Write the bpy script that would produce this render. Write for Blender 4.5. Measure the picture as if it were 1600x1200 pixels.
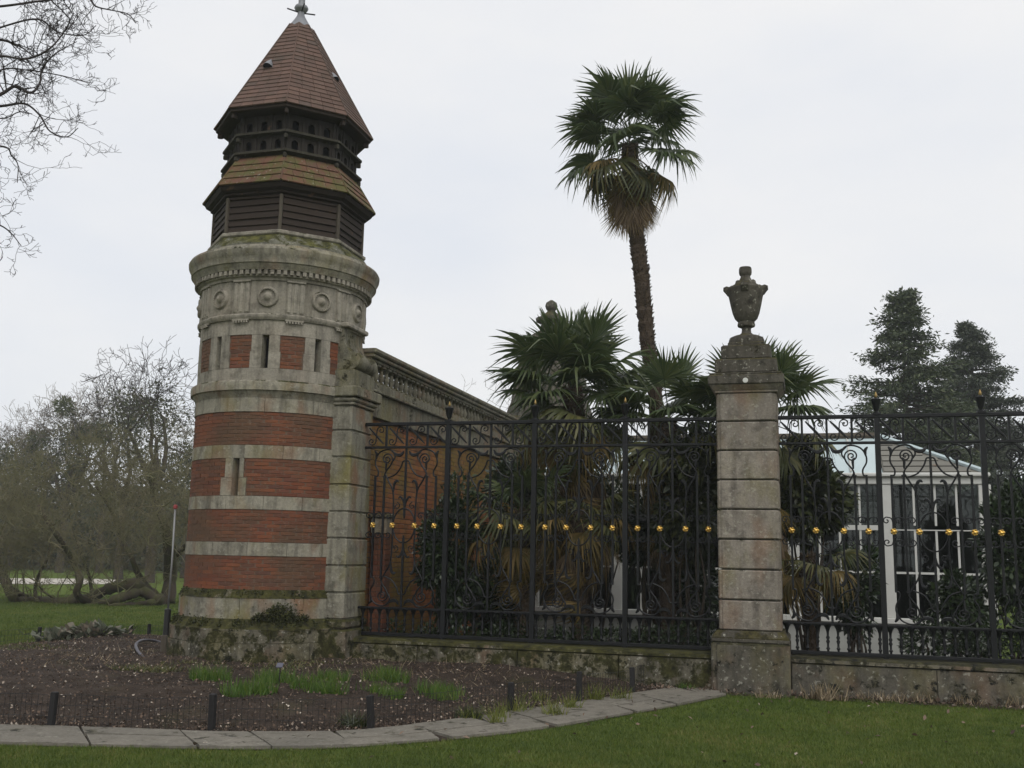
import bpy, bmesh, math, random
import numpy as np
from mathutils import Vector, Matrix, noise as mnoise

for o in list(bpy.data.objects): bpy.data.objects.remove(o)
S = bpy.context.scene
COL = S.collection
PI = math.pi
def rad(a): return math.radians(a)
random.seed(7); RNG = np.random.default_rng(7)

# ------------------------------------------------------------------ camera
F = 1600.0; YAW = rad(16); PIT = math.atan(266/1600); ROLL = 0.02; CH = 1.6
fw = np.array([-math.sin(YAW)*math.cos(PIT), math.cos(YAW)*math.cos(PIT), math.sin(PIT)])
r0 = np.array([math.cos(YAW), math.sin(YAW), 0.0]); u0 = np.cross(r0, fw)
CR = r0*math.cos(ROLL) + u0*math.sin(ROLL); CU = np.cross(CR, fw)
CC = np.array([0, 0, CH])
cam = bpy.data.cameras.new('camera'); camo = bpy.data.objects.new('camera', cam); COL.objects.link(camo)
camo.matrix_world = Matrix(((CR[0], CU[0], -fw[0], CC[0]), (CR[1], CU[1], -fw[1], CC[1]), (CR[2], CU[2], -fw[2], CC[2]), (0, 0, 0, 1)))
cam.sensor_width = 36; cam.lens = 36*F/1600; cam.clip_start = 0.1; cam.clip_end = 2000
S.camera = camo
def ray(x, y): return fw + CR*(x-800)/F + CU*(600-y)/F
def on(ax, v, x, y):
    d = ray(x, y); return CC + d*(v-CC[ax])/d[ax]
def onz(x, y, z=0.0): return on(2, z, x, y)
def ony(x, y, Y): return on(1, Y, x, y)
def at(x, y, depth): return CC + ray(x, y)*depth

# ------------------------------------------------------------------ sky and sun
SUN_EL = rad(48); SUN_AZ = rad(150)          # azimuth from +y towards +x
W = bpy.data.worlds.new('World'); S.world = W; W.use_nodes = True
nt = W.node_tree; nt.nodes.clear()
wo = nt.nodes.new('ShaderNodeOutputWorld'); bg = nt.nodes.new('ShaderNodeBackground')
sky = nt.nodes.new('ShaderNodeTexSky'); sky.sky_type = 'NISHITA'; sky.sun_disc = False
sky.sun_elevation = SUN_EL; sky.sun_rotation = SUN_AZ; sky.air_density = 1.0; sky.dust_density = 2.0
tc = nt.nodes.new('ShaderNodeTexCoord')
mp = nt.nodes.new('ShaderNodeMapping'); mp.inputs['Scale'].default_value = (1.0, 1.0, 2.6)
nz = nt.nodes.new('ShaderNodeTexNoise'); nz.inputs['Scale'].default_value = 2.2; nz.inputs['Detail'].default_value = 5; nz.inputs['Roughness'].default_value = 0.5
cr = nt.nodes.new('ShaderNodeValToRGB')
cr.color_ramp.elements[0].position = 0.34; cr.color_ramp.elements[0].color = (0.775, 0.805, 0.86, 1)
cr.color_ramp.elements[1].position = 0.62; cr.color_ramp.elements[1].color = (0.885, 0.885, 0.89, 1)
sc = nt.nodes.new('ShaderNodeVectorMath'); sc.operation = 'SCALE'; sc.inputs['Scale'].default_value = 10.0
mx = nt.nodes.new('ShaderNodeMix'); mx.data_type = 'RGBA'; mx.inputs[0].default_value = 0.94
nt.links.new(tc.outputs['Generated'], mp.inputs[0]); nt.links.new(mp.outputs[0], nz.inputs['Vector'])
nt.links.new(nz.outputs[0], cr.inputs[0]); nt.links.new(cr.outputs[0], sc.inputs[0])
nt.links.new(sky.outputs[0], mx.inputs[6]); nt.links.new(sc.outputs[0], mx.inputs[7])
nt.links.new(mx.outputs[2], bg.inputs[0]); bg.inputs[1].default_value = 0.1
nt.links.new(bg.outputs[0], wo.inputs[0])
sl = bpy.data.lights.new('sun', 'SUN'); sl.energy = 1.35; sl.angle = rad(40); sl.color = (1.0, 0.97, 0.93)
so = bpy.data.objects.new('sun', sl); COL.objects.link(so)
sd = Vector((math.sin(SUN_AZ)*math.cos(SUN_EL), math.cos(SUN_AZ)*math.cos(SUN_EL), math.sin(SUN_EL)))
so.rotation_euler = sd.to_track_quat('Z', 'Y').to_euler(); so.location = (6, -6, 14)
S.view_settings.view_transform = 'Standard'; S.view_settings.look = 'None'
S.view_settings.exposure = 0.08; S.view_settings.gamma = 1.0; S.view_settings.use_curve_mapping = False
S.render.engine = 'CYCLES'
S.cycles.max_bounces = 6; S.cycles.transparent_max_bounces = 6

# ------------------------------------------------------------------ materials
class NT:
    def __init__(s, name):
        s.m = bpy.data.materials.new(name); s.m.use_nodes = True
        s.t = s.m.node_tree; s.t.nodes.clear()
        s.out = s.n('OutputMaterial')
        s.geo = s.n('NewGeometry'); s.oi = s.n('ObjectInfo'); s.tc = s.n('TexCoord')
    def n(s, k): return s.t.nodes.new('ShaderNode'+k)
    def l(s, a, b): s.t.links.new(a, b)
    def put(s, sock, v):
        if hasattr(v, 'is_linked') or hasattr(v, 'links'): s.l(v, sock)
        else:
            if isinstance(v, (tuple, list)) and len(v) == 3 and sock.type == 'RGBA': v = (*v, 1)
            sock.default_value = v
    def math(s, op, a, b=0.0, clamp=False):
        n = s.n('Math'); n.operation = op; n.use_clamp = clamp; s.put(n.inputs[0], a); s.put(n.inputs[1], b); return n.outputs[0]
    def noise(s, scale, detail=4, rough=0.55, vec=None, sc=None):
        v = vec if vec is not None else s.geo.outputs['Position']
        if sc is not None:
            m = s.n('Mapping'); m.inputs['Scale'].default_value = sc; s.l(v, m.inputs[0]); v = m.outputs[0]
        n = s.n('TexNoise'); n.inputs['Scale'].default_value = scale; n.inputs['Detail'].default_value = detail; n.inputs['Roughness'].default_value = rough
        s.l(v, n.inputs['Vector']); return n.outputs[0]
    def ramp(s, fac, stops):
        n = s.n('ValToRGB'); e = n.color_ramp.elements
        while len(e) < len(stops): e.new(0.5)
        for el, (p, c) in zip(e, stops):
            el.position = p; el.color = (c, c, c, 1) if isinstance(c, (int, float)) else (*c, 1)
        s.put(n.inputs[0], fac); return n.outputs[0]
    def mix(s, fac, a, b, mode='MIX'):
        n = s.n('Mix'); n.data_type = 'RGBA'; n.blend_type = mode; s.put(n.inputs[0], fac); s.put(n.inputs[6], a); s.put(n.inputs[7], b); return n.outputs[2]
    def rnd(s):
        return s.math('FRACT', s.math('ADD', s.oi.outputs['Random'], s.geo.outputs['Random Per Island']))
    def nz(s):
        n = s.n('SeparateXYZ'); s.l(s.geo.outputs['Normal'], n.inputs[0]); return n.outputs[2]
    def bump(s, h, strength=0.4, dist=0.02):
        n = s.n('Bump'); n.inputs['Strength'].default_value = strength; n.inputs['Distance'].default_value = dist; s.l(h, n.inputs['Height']); return n.outputs[0]
    def done(s, col, rough=0.85, bump=None, metal=0.0, spec=0.3, transl=0.0):
        p = s.n('BsdfPrincipled'); s.put(p.inputs['Base Color'], col); s.put(p.inputs['Roughness'], rough)
        p.inputs['Metallic'].default_value = metal; p.inputs['Specular IOR Level'].default_value = spec
        if bump is not None: s.l(bump, p.inputs['Normal'])
        o = p.outputs[0]
        if transl > 0:
            tr = s.n('BsdfTranslucent'); s.put(tr.inputs[0], col); ms = s.n('MixShader'); ms.inputs[0].default_value = transl
            s.l(o, ms.inputs[1]); s.l(tr.outputs[0], ms.inputs[2]); o = ms.outputs[0]
        s.l(o, s.out.inputs[0]); return s.m

def stone(name, c1, c2, dark=(0.05, 0.046, 0.036), stain=0.5, moss=0.35, mosscol=(0.055, 0.06, 0.018), lichen=0.25, streak=0.5, warm=0.0):
    k = NT(name)
    big = k.noise(1.3, 5, 0.6); fine = k.noise(34, 4, 0.7); mid = k.noise(7, 5, 0.65)
    st = k.noise(3.0, 4, 0.6, sc=(3.2, 3.2, 0.35))
    c = k.mix(k.ramp(big, [(0.32, 0.0), (0.68, 1.0)]), c1, c2)
    v = k.math('ADD', k.math('MULTIPLY', k.rnd(), 0.26), 0.87)
    c = k.mix(1.0, c, k.ramp(v, [(0, 0.0), (1, 1.0)]), 'MULTIPLY')
    c = k.mix(k.math('MULTIPLY', k.ramp(st, [(0.46, 0.0), (0.68, 1.0)]), streak), c, dark)
    c = k.mix(k.math('MULTIPLY', k.ramp(mid, [(0.5, 0.0), (0.66, 1.0)]), stain), c, dark)
    if warm > 0:
        wn = k.noise(2.3, 3, 0.5, sc=(1, 1, 0.6))
        c = k.mix(k.math('MULTIPLY', k.ramp(wn, [(0.52, 0.0), (0.66, 1.0)]), warm), c, (0.21, 0.125, 0.075))
        gn = k.noise(1.9, 4, 0.6, vec=k.tc.outputs['Object'], sc=(1.3, 1.3, 0.7))
        c = k.mix(k.math('MULTIPLY', k.ramp(gn, [(0.5, 0.0), (0.7, 1.0)]), warm*0.9), c, (0.17, 0.15, 0.05))
    lc = k.ramp(k.noise(19, 3, 0.6), [(0.6, 0.0), (0.67, 1.0)])
    c = k.mix(k.math('MULTIPLY', lc, lichen), c, (0.42, 0.41, 0.34))
    c = k.mix(0.35, c, k.ramp(fine, [(0.3, 0.25), (0.7, 0.75)]), 'OVERLAY')
    up = k.math('ADD', k.math('MULTIPLY', k.nz(), 0.55), k.math('MULTIPLY', k.math('SUBTRACT', k.noise(4.5, 5, 0.7), 0.5), 2.4))
    mf = k.math('MULTIPLY', k.math('SUBTRACT', up, 0.62-moss), 6.0, True)
    mc = k.mix(k.ramp(k.noise(9, 4, 0.7), [(0.35, 0.0), (0.65, 1.0)]), (mosscol[0]*1.5, mosscol[1]*1.4, mosscol[2]*1.2), (mosscol[0]*0.3, mosscol[1]*0.3, mosscol[2]*0.45))
    c = k.mix(mf, c, mc)
    h = k.math('ADD', k.math('MULTIPLY', fine, 0.5), k.math('ADD', mid, k.math('MULTIPLY', mf, 0.8)))
    return k.done(c, 0.92, k.bump(h, 0.55, 0.02), spec=0.2)

MAT = {}
MAT['stone'] = stone('pale_stone', (0.30, 0.275, 0.215), (0.235, 0.22, 0.175), stain=0.45, moss=0.16, lichen=0.30, streak=0.6, warm=0.6)
MAT['frieze'] = stone('grey_frieze_stone', (0.33, 0.30, 0.245), (0.25, 0.23, 0.19), stain=0.45, moss=0.05, lichen=0.08, streak=0.5, warm=0.1)
MAT['pier'] = stone('streaked_pier_stone', (0.27, 0.255, 0.195), (0.22, 0.205, 0.165), stain=0.5, moss=0.1, lichen=0.3, streak=0.5, warm=0.9)
MAT['pillar'] = stone('grey_pillar_stone', (0.265, 0.235, 0.195), (0.21, 0.185, 0.155), dark=(0.075, 0.065, 0.055), stain=0.6, moss=0.0, lichen=0.35, streak=0.45, warm=0.45)
MAT['mossy'] = stone('mossy_plinth_stone', (0.165, 0.15, 0.112), (0.10, 0.092, 0.068), stain=0.85, moss=0.72, lichen=0.5, streak=0.7, warm=0.4, dark=(0.03, 0.028, 0.02), mosscol=(0.045, 0.046, 0.016))
MAT['wallstone'] = stone('blotched_wall_stone', (0.125, 0.113, 0.09), (0.085, 0.078, 0.062), stain=0.85, moss=0.50, lichen=0.4, streak=0.5, warm=0.35, dark=(0.03, 0.028, 0.022), mosscol=(0.04, 0.04, 0.02))
MAT['capstone'] = stone('dark_lichened_stone', (0.075, 0.068, 0.054), (0.11, 0.10, 0.08), stain=0.8, moss=0.35, lichen=0.5, streak=0.5, dark=(0.025, 0.022, 0.017), mosscol=(0.06, 0.055, 0.022))
MAT['roofstone'] = stone('mossy_weathering_stone', (0.17, 0.165, 0.13), (0.12, 0.12, 0.09), stain=0.5, moss=0.45, lichen=0.35, mosscol=(0.085, 0.088, 0.03))
MAT['balstone'] = stone('green_balustrade_stone', (0.22, 0.205, 0.155), (0.165, 0.155, 0.11), stain=0.55, moss=0.4, lichen=0.2, streak=0.6, warm=0.5, mosscol=(0.075, 0.07, 0.026))
MAT['flag'] = stone('path_flagstone', (0.20, 0.182, 0.15), (0.15, 0.138, 0.115), stain=0.5, moss=-0.12, lichen=0.2, streak=0.0, dark=(0.085, 0.08, 0.062), mosscol=(0.09, 0.088, 0.05))

k = NT('red_brick')
c = k.ramp(k.rnd(), [(0.0, (0.12, 0.045, 0.028)), (0.3, (0.165, 0.056, 0.030)), (0.55, (0.195, 0.068, 0.033)), (0.8, (0.15, 0.060, 0.038)), (1.0, (0.10, 0.045, 0.032))])
alg = k.ramp(k.noise(1.4, 5, 0.6), [(0.38, 0.0), (0.62, 1.0)])
c = k.mix(k.math('MULTIPLY', alg, 0.75), c, (0.092, 0.064, 0.040))
c = k.mix(k.math('MULTIPLY', k.ramp(k.noise(5.5, 5, 0.7), [(0.6, 0), (0.72, 1)]), 0.5), c, (0.05, 0.035, 0.024))
c = k.mix(k.math('MULTIPLY', k.ramp(k.noise(28, 3, 0.7), [(0.6, 0), (0.75, 1)]), 0.35), c, (0.33, 0.24, 0.17))
MAT['brick'] = k.done(c, 0.9, k.bump(k.noise(40, 4, 0.7), 0.4, 0.01), spec=0.2)
k = NT('mossy_orange_brick')
c = k.ramp(k.rnd(), [(0.0, (0.20, 0.07, 0.032)), (0.35, (0.26, 0.095, 0.038)), (0.7, (0.30, 0.12, 0.045)), (1.0, (0.17, 0.07, 0.042))])
alg = k.ramp(k.noise(1.1, 5, 0.6, sc=(1, 1, 0.7)), [(0.42, 0.0), (0.6, 1.0)])
c = k.mix(k.math('MULTIPLY', alg, 0.85), c, (0.17, 0.125, 0.028))
c = k.mix(k.math('MULTIPLY', k.ramp(k.noise(2.7, 5, 0.7), [(0.55, 0), (0.7, 1)]), 0.6), c, (0.06, 0.05, 0.02))
MAT['wallbrick'] = k.done(c, 0.9, k.bump(k.noise(40, 4, 0.7), 0.4, 0.01), spec=0.2)
k = NT('mortar'); MAT['mortar'] = k.done(k.mix(k.noise(6), (0.085, 0.052, 0.034), (0.15, 0.105, 0.075)), 0.95, k.bump(k.noise(60), 0.3, 0.01))
k = NT('clay_tile')
c = k.ramp(k.rnd(), [(0.0, (0.10, 0.062, 0.048)), (0.4, (0.115, 0.072, 0.057)), (0.75, (0.135, 0.082, 0.063)), (1.0, (0.092, 0.066, 0.054))])
c = k.mix(k.math('MULTIPLY', k.ramp(k.noise(4, 5, 0.7), [(0.5, 0), (0.68, 1)]), 0.5), c, (0.06, 0.05, 0.035))
MAT['tile'] = k.done(c, 0.85, k.bump(k.noise(45, 3), 0.35, 0.008), spec=0.25)
k = NT('mossy_clay_tile')
c = k.ramp(k.rnd(), [(0.0, (0.10, 0.05, 0.033)), (0.5, (0.145, 0.068, 0.042)), (1.0, (0.10, 0.058, 0.04))])
c = k.mix(k.math('MULTIPLY', k.ramp(k.noise(5, 5, 0.7), [(0.42, 0), (0.58, 1)]), 0.85), c, (0.085, 0.085, 0.025))
c = k.mix(k.math('MULTIPLY', k.ramp(k.noise(22, 2), [(0.66, 0), (0.7, 1)]), 0.6), c, (0.35, 0.33, 0.28))
MAT['mosstile'] = k.done(c, 0.9, k.bump(k.noise(30, 4), 0.5, 0.01))
def wood(name, c1, c2, sc):
    k = NT(name); g = k.noise(9, 5, 0.7, sc=sc)
    c = k.mix(g, c1, c2); v = k.math('ADD', k.math('MULTIPLY', k.rnd(), 0.5), 0.72)
    c = k.mix(1.0, c, k.ramp(v, [(0, 0.0), (1.0, 1.0)]), 'MULTIPLY')
    c = k.mix(k.math('MULTIPLY', k.ramp(k.noise(3.4, 4, 0.7), [(0.62, 0), (0.7, 1)]), 0.5), c, (0.15, 0.075, 0.035))
    return k.done(c, 0.85, k.bump(g, 0.4, 0.01))
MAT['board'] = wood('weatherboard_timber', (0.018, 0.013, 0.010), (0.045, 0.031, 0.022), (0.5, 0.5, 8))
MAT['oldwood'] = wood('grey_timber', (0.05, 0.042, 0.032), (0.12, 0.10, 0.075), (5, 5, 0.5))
MAT['drumwood'] = wood('shade_darkened_drum_timber', (0.013, 0.011, 0.009), (0.032, 0.026, 0.02), (5, 5, 0.5))  # timber colour darkened to stand for the shade under the eaves
MAT['ledge'] = stone('weathered_ledge_timber', (0.03, 0.027, 0.02), (0.05, 0.045, 0.033), stain=0.5, moss=0.12, lichen=0.1, mosscol=(0.07, 0.07, 0.025))
def plain(name, col, rough=0.6, metal=0.0, spec=0.4, var=0.15, sc=6, transl=0.0, bump=0.15):
    k = NT(name); n = k.noise(sc, 4, 0.6)
    d = tuple(x*(1-var*1.6) for x in col); e = tuple(min(1, x*(1+var)) for x in col)
    c = k.mix(n, d, e)
    return k.done(c, rough, k.bump(k.noise(sc*6, 3), bump, 0.005) if bump else None, metal, spec, transl)
MAT['lead'] = plain('lead_sheet', (0.23, 0.235, 0.25), 0.55, 0.3, var=0.25, sc=9)
MAT['iron'] = plain('black_painted_iron', (0.006, 0.0065, 0.0075), 0.5, 0.0, spec=0.28, var=0.3, sc=20)
MAT['gold'] = plain('gilded_metal', (0.80, 0.55, 0.16), 0.36, 1.0, var=0.15, sc=30)
MAT['dark'] = plain('painted_shade_black', (0.006, 0.006, 0.006), 0.9, var=0.1, bump=0)  # near-black colour standing for shade inside openings and hollow cores
MAT['white'] = plain('white_painted_timber', (0.60, 0.60, 0.56), 0.55, var=0.12, sc=4)
MAT['greywhite'] = plain('grey_white_paint', (0.40, 0.41, 0.38), 0.6, var=0.15, sc=4)
MAT['blue_glaze'] = plain('pale_blue_glass', (0.46, 0.55, 0.56), 0.25, var=0.1, sc=2, spec=0.6, bump=0)  # opaque pale blue for the roof glass
MAT['blind'] = plain('drawn_blind', (0.22, 0.215, 0.19), 0.8, var=0.15, sc=2)
MAT['inner'] = plain('glasshouse_inner_wall', (0.10, 0.095, 0.085), 0.9, var=0.3, sc=1.2)
k = NT('window_glass')
g = k.n('BsdfGlossy'); g.inputs['Roughness'].default_value = 0.03; g.inputs[0].default_value = (0.8, 0.85, 0.85, 1)
t = k.n('BsdfTransparent'); t.inputs[0].default_value = (0.72, 0.76, 0.74, 1)
fr = k.n('Fresnel'); fr.inputs[0].default_value = 1.5; ms = k.n('MixShader')
k.l(fr.outputs[0], ms.inputs[0]); k.l(t.outputs[0], ms.inputs[1]); k.l(g.outputs[0], ms.inputs[2]); k.l(ms.outputs[0], k.out.inputs[0]); MAT['glass'] = k.m
def leafmat(name, stops, rough=0.5, transl=0.25, spec=0.4):
    k = NT(name); n = k.math('ADD', k.math('MULTIPLY', k.rnd(), 0.65), k.math('MULTIPLY', k.noise(2.2, 3), 0.35))
    return k.done(k.ramp(n, stops), rough, None, 0.0, spec, transl)
MAT['palm'] = leafmat('palm_green', [(0.1, (0.034, 0.056, 0.020)), (0.5, (0.062, 0.088, 0.032)), (0.9, (0.105, 0.125, 0.046))], 0.38, 0.3)
MAT['palm_old'] = leafmat('palm_yellowing', [(0.1, (0.10, 0.085, 0.022)), (0.5, (0.20, 0.14, 0.04)), (0.9, (0.27, 0.18, 0.06))], 0.6, 0.25)
MAT['palm_mid'] = leafmat('palm_olive', [(0.1, (0.04, 0.052, 0.015)), (0.5, (0.075, 0.082, 0.025)), (0.9, (0.14, 0.125, 0.035))], 0.5, 0.25)
MAT['palm_dead'] = leafmat('palm_dead_brown', [(0.1, (0.075, 0.05, 0.03)), (0.5, (0.16, 0.115, 0.07)), (0.9, (0.26, 0.20, 0.13))], 0.8, 0.15, 0.2)
MAT['laurel'] = leafmat('glossy_dark_leaf', [(0.1, (0.014, 0.026, 0.010)), (0.5, (0.026, 0.046, 0.015)), (0.9, (0.055, 0.080, 0.028))], 0.32, 0.12, 0.5)
MAT['magnolia'] = leafmat('olive_leaf', [(0.1, (0.020, 0.028, 0.010)), (0.5, (0.038, 0.052, 0.016)), (0.9, (0.085, 0.085, 0.030))], 0.38, 0.15, 0.5)
MAT['conifer'] = leafmat('conifer_needles', [(0.1, (0.035, 0.050, 0.026)), (0.5, (0.062, 0.082, 0.040)), (0.9, (0.11, 0.125, 0.06))], 0.7, 0.15)
MAT['conifer2'] = leafmat('conifer_needles_bluish', [(0.1, (0.035, 0.046, 0.032)), (0.5, (0.060, 0.074, 0.048)), (0.9, (0.10, 0.11, 0.07))], 0.7, 0.15)
MAT['mistletoe'] = leafmat('mistletoe', [(0.1, (0.06, 0.075, 0.035)), (0.9, (0.12, 0.13, 0.06))], 0.7, 0.2)
MAT['under'] = leafmat('woodland_green', [(0.1, (0.035, 0.042, 0.022)), (0.5, (0.065, 0.072, 0.036)), (0.9, (0.12, 0.11, 0.06))], 0.8, 0.2)
MAT['grass'] = leafmat('lawn_grass', [(0.1, (0.060, 0.100, 0.013)), (0.5, (0.10, 0.142, 0.022)), (0.85, (0.14, 0.165, 0.03)), (0.97, (0.22, 0.2, 0.07))], 0.6, 0.25)
MAT['shoot'] = leafmat('bright_shoots', [(0.1, (0.045, 0.10, 0.014)), (0.6, (0.085, 0.16, 0.022)), (0.95, (0.17, 0.20, 0.03))], 0.5, 0.3)
MAT['shoot_y'] = leafmat('yellow_green_shoots', [(0.1, (0.09, 0.12, 0.02)), (0.6, (0.15, 0.17, 0.03)), (0.95, (0.23, 0.21, 0.05))], 0.5, 0.3)
MAT['dry'] = leafmat('dry_straw', [(0.1, (0.10, 0.072, 0.042)), (0.6, (0.22, 0.17, 0.10)), (0.95, (0.42, 0.35, 0.24))], 0.85, 0.15)
MAT['moss'] = leafmat('moss_tufts', [(0.1, (0.018, 0.022, 0.008)), (0.6, (0.045, 0.05, 0.014)), (0.95, (0.09, 0.085, 0.025))], 0.9, 0.1)
MAT['litter'] = leafmat('leaf_litter', [(0.05, (0.04, 0.028, 0.02)), (0.5, (0.10, 0.068, 0.048)), (0.72, (0.20, 0.14, 0.10)), (0.90, (0.62, 0.56, 0.47))], 0.85, 0.1)
MAT['cabbage'] = leafmat('grey_green_leaf', [(0.1, (0.06, 0.07, 0.045)), (0.6, (0.12, 0.13, 0.09)), (0.95, (0.26, 0.19, 0.15))], 0.6, 0.2)
k = NT('lawn_blades')
gv = k.math('ADD', k.math('MULTIPLY', k.rnd(), 0.5), k.math('MULTIPLY', k.ramp(k.math('ADD', k.math('MULTIPLY', k.noise(0.7, 4), 0.55), k.math('MULTIPLY', k.noise(3.3, 4, 0.7), 0.45)), [(0.36, 0.0), (0.64, 1.0)]), 0.5))
MAT['grass'] = k.done(k.ramp(gv, [(0.05, (0.040, 0.072, 0.012)), (0.4, (0.075, 0.115, 0.018)), (0.7, (0.12, 0.15, 0.026)), (0.97, (0.22, 0.19, 0.07))]), 0.6, None, 0, 0.35, 0.25)
k = NT('brown_bark'); MAT['bark'] = k.done(k.mix(k.noise(5, 5, 0.7), (0.035, 0.027, 0.020), (0.085, 0.068, 0.048)), 0.9, k.bump(k.noise(22, 4), 0.6, 0.02))
k = NT('haze_paled_twig'); MAT['twig'] = k.done(k.mix(k.noise(2, 3), (0.13, 0.11, 0.09), (0.20, 0.17, 0.14)), 0.9)  # twig colour lightened to stand for haze over the far trees
k = NT('dark_twig'); MAT['twig_dark'] = k.done(k.mix(k.noise(4, 3), (0.022, 0.018, 0.017), (0.05, 0.04, 0.036)), 0.9)
k = NT('mossy_twig'); MAT['twig_moss'] = k.done(k.mix(k.noise(0.9, 4), (0.15, 0.115, 0.08), (0.135, 0.145, 0.06)), 0.9)
k = NT('mossy_bark'); MAT['bark_moss'] = k.done(k.mix(k.ramp(k.noise(3, 5, 0.7), [(0.4, 0), (0.62, 1)]), (0.06, 0.045, 0.032), (0.07, 0.072, 0.028)), 0.9, k.bump(k.noise(18, 4), 0.6, 0.02))
k = NT('palm_trunk_fibre'); MAT['fibre'] = k.done(k.mix(k.noise(14, 5, 0.7, sc=(1, 1, 2.5)), (0.022, 0.016, 0.011), (0.085, 0.06, 0.038)), 0.95, k.bump(k.noise(30, 4), 0.8, 0.03))
k = NT('bed_soil')
c = k.mix(k.ramp(k.noise(3, 5, 0.7), [(0.35, 0), (0.65, 1)]), (0.030, 0.022, 0.017), (0.066, 0.049, 0.038))
c = k.mix(k.math('MULTIPLY', k.ramp(k.noise(55, 3, 0.7), [(0.6, 0), (0.7, 1)]), 0.6), c, (0.17, 0.13, 0.10))
c = k.mix(k.math('MULTIPLY', k.ramp(k.noise(1.1, 4), [(0.56, 0), (0.7, 1)]), 0.35), c, (0.06, 0.06, 0.022))
MAT['soil'] = k.done(c, 0.95, k.bump(k.math('ADD', k.noise(14, 5, 0.7), k.math('MULTIPLY', k.noise(60, 3), 0.5)), 1.0, 0.05), spec=0.15)
k = NT('lawn')
c = k.mix(k.ramp(k.noise(0.8, 5, 0.65), [(0.35, 0), (0.65, 1)]), (0.07, 0.108, 0.014), (0.105, 0.14, 0.024))
c = k.mix(k.math('MULTIPLY', k.ramp(k.noise(3.1, 5, 0.7), [(0.55, 0), (0.7, 1)]), 0.45), c, (0.085, 0.085, 0.026))
c = k.mix(0.5, c, k.ramp(k.noise(80, 3, 0.8), [(0.3, 0.25), (0.7, 0.75)]), 'OVERLAY')
MAT['lawn'] = k.done(c, 0.95, k.bump(k.noise(70, 4, 0.8), 0.8, 0.03), spec=0.1)
MAT['gravel'] = plain('pale_gravel', (0.50, 0.46, 0.40), 0.95, var=0.15, sc=5)
MAT['dullgold'] = plain('tarnished_gilding', (0.30, 0.21, 0.08), 0.5, 0.8)
MAT['roofpale'] = wood('weathered_pale_boards', (0.13, 0.125, 0.105), (0.24, 0.23, 0.20), (0.5, 5, 5))
MAT['red'] = plain('red_paint', (0.28, 0.05, 0.05), 0.6)
MAT['steel'] = plain('grey_steel', (0.25, 0.25, 0.25), 0.5, 0.4)
MAT['blackplastic'] = plain('black_plastic', (0.018, 0.018, 0.018), 0.5)
MAT['pipe'] = plain('grey_hose', (0.09, 0.085, 0.10), 0.6)
MAT['wire'] = plain('dark_wire', (0.012, 0.011, 0.010), 0.6)
MAT['stake'] = plain('tarred_stake', (0.012, 0.011, 0.011), 0.75, var=0.3, sc=12)
MAT['slate'] = plain('plant_label', (0.10, 0.10, 0.13), 0.5)
MAT['chalk'] = plain('pale_rubble', (0.50, 0.46, 0.33), 0.9)

# ------------------------------------------------------------------ object helpers
def props(o, label=None, cat=None, group=None, kind=None):
    if label: o['label'] = label
    if cat: o['category'] = cat
    if group: o['group'] = group
    if kind: o['kind'] = kind
    return o
def empty(name, loc=(0, 0, 0), label=None, cat=None, group=None, rz=0.0):
    o = bpy.data.objects.new(name, None); COL.objects.link(o); o.location = tuple(float(v) for v in loc); o.rotation_euler = (0, 0, rz)
    o.empty_display_size = 0.2
    return props(o, label, cat, group)
def link(name, me, parent=None, loc=None, rot=None, scale=None, matrix=None):
    o = bpy.data.objects.new(name, me); COL.objects.link(o)
    if parent is not None: o.parent = parent
    if matrix is not None: o.matrix_basis = matrix
    else:
        if loc is not None: o.location = tuple(float(v) for v in loc)
        if rot is not None: o.rotation_euler = rot
        if scale is not None: o.scale = scale
    return o
def np_mesh(name, V, Fc, mat, smooth=False):
    """V (n,3); Fc (m,k) constant polygon size"""
    V = np.asarray(V, dtype=np.float32).reshape(-1, 3); Fc = np.asarray(Fc, dtype=np.int32)
    me = bpy.data.meshes.new(name); m, kk = Fc.shape
    me.vertices.add(len(V)); me.vertices.foreach_set('co', V.ravel())
    me.loops.add(m*kk); me.loops.foreach_set('vertex_index', Fc.ravel())
    me.polygons.add(m); me.polygons.foreach_set('loop_start', np.arange(0, m*kk, kk, dtype=np.int32))
    if smooth: me.polygons.foreach_set('use_smooth', np.ones(m, dtype=bool))
    me.update(calc_edges=True); me.materials.append(mat); return me

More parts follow.
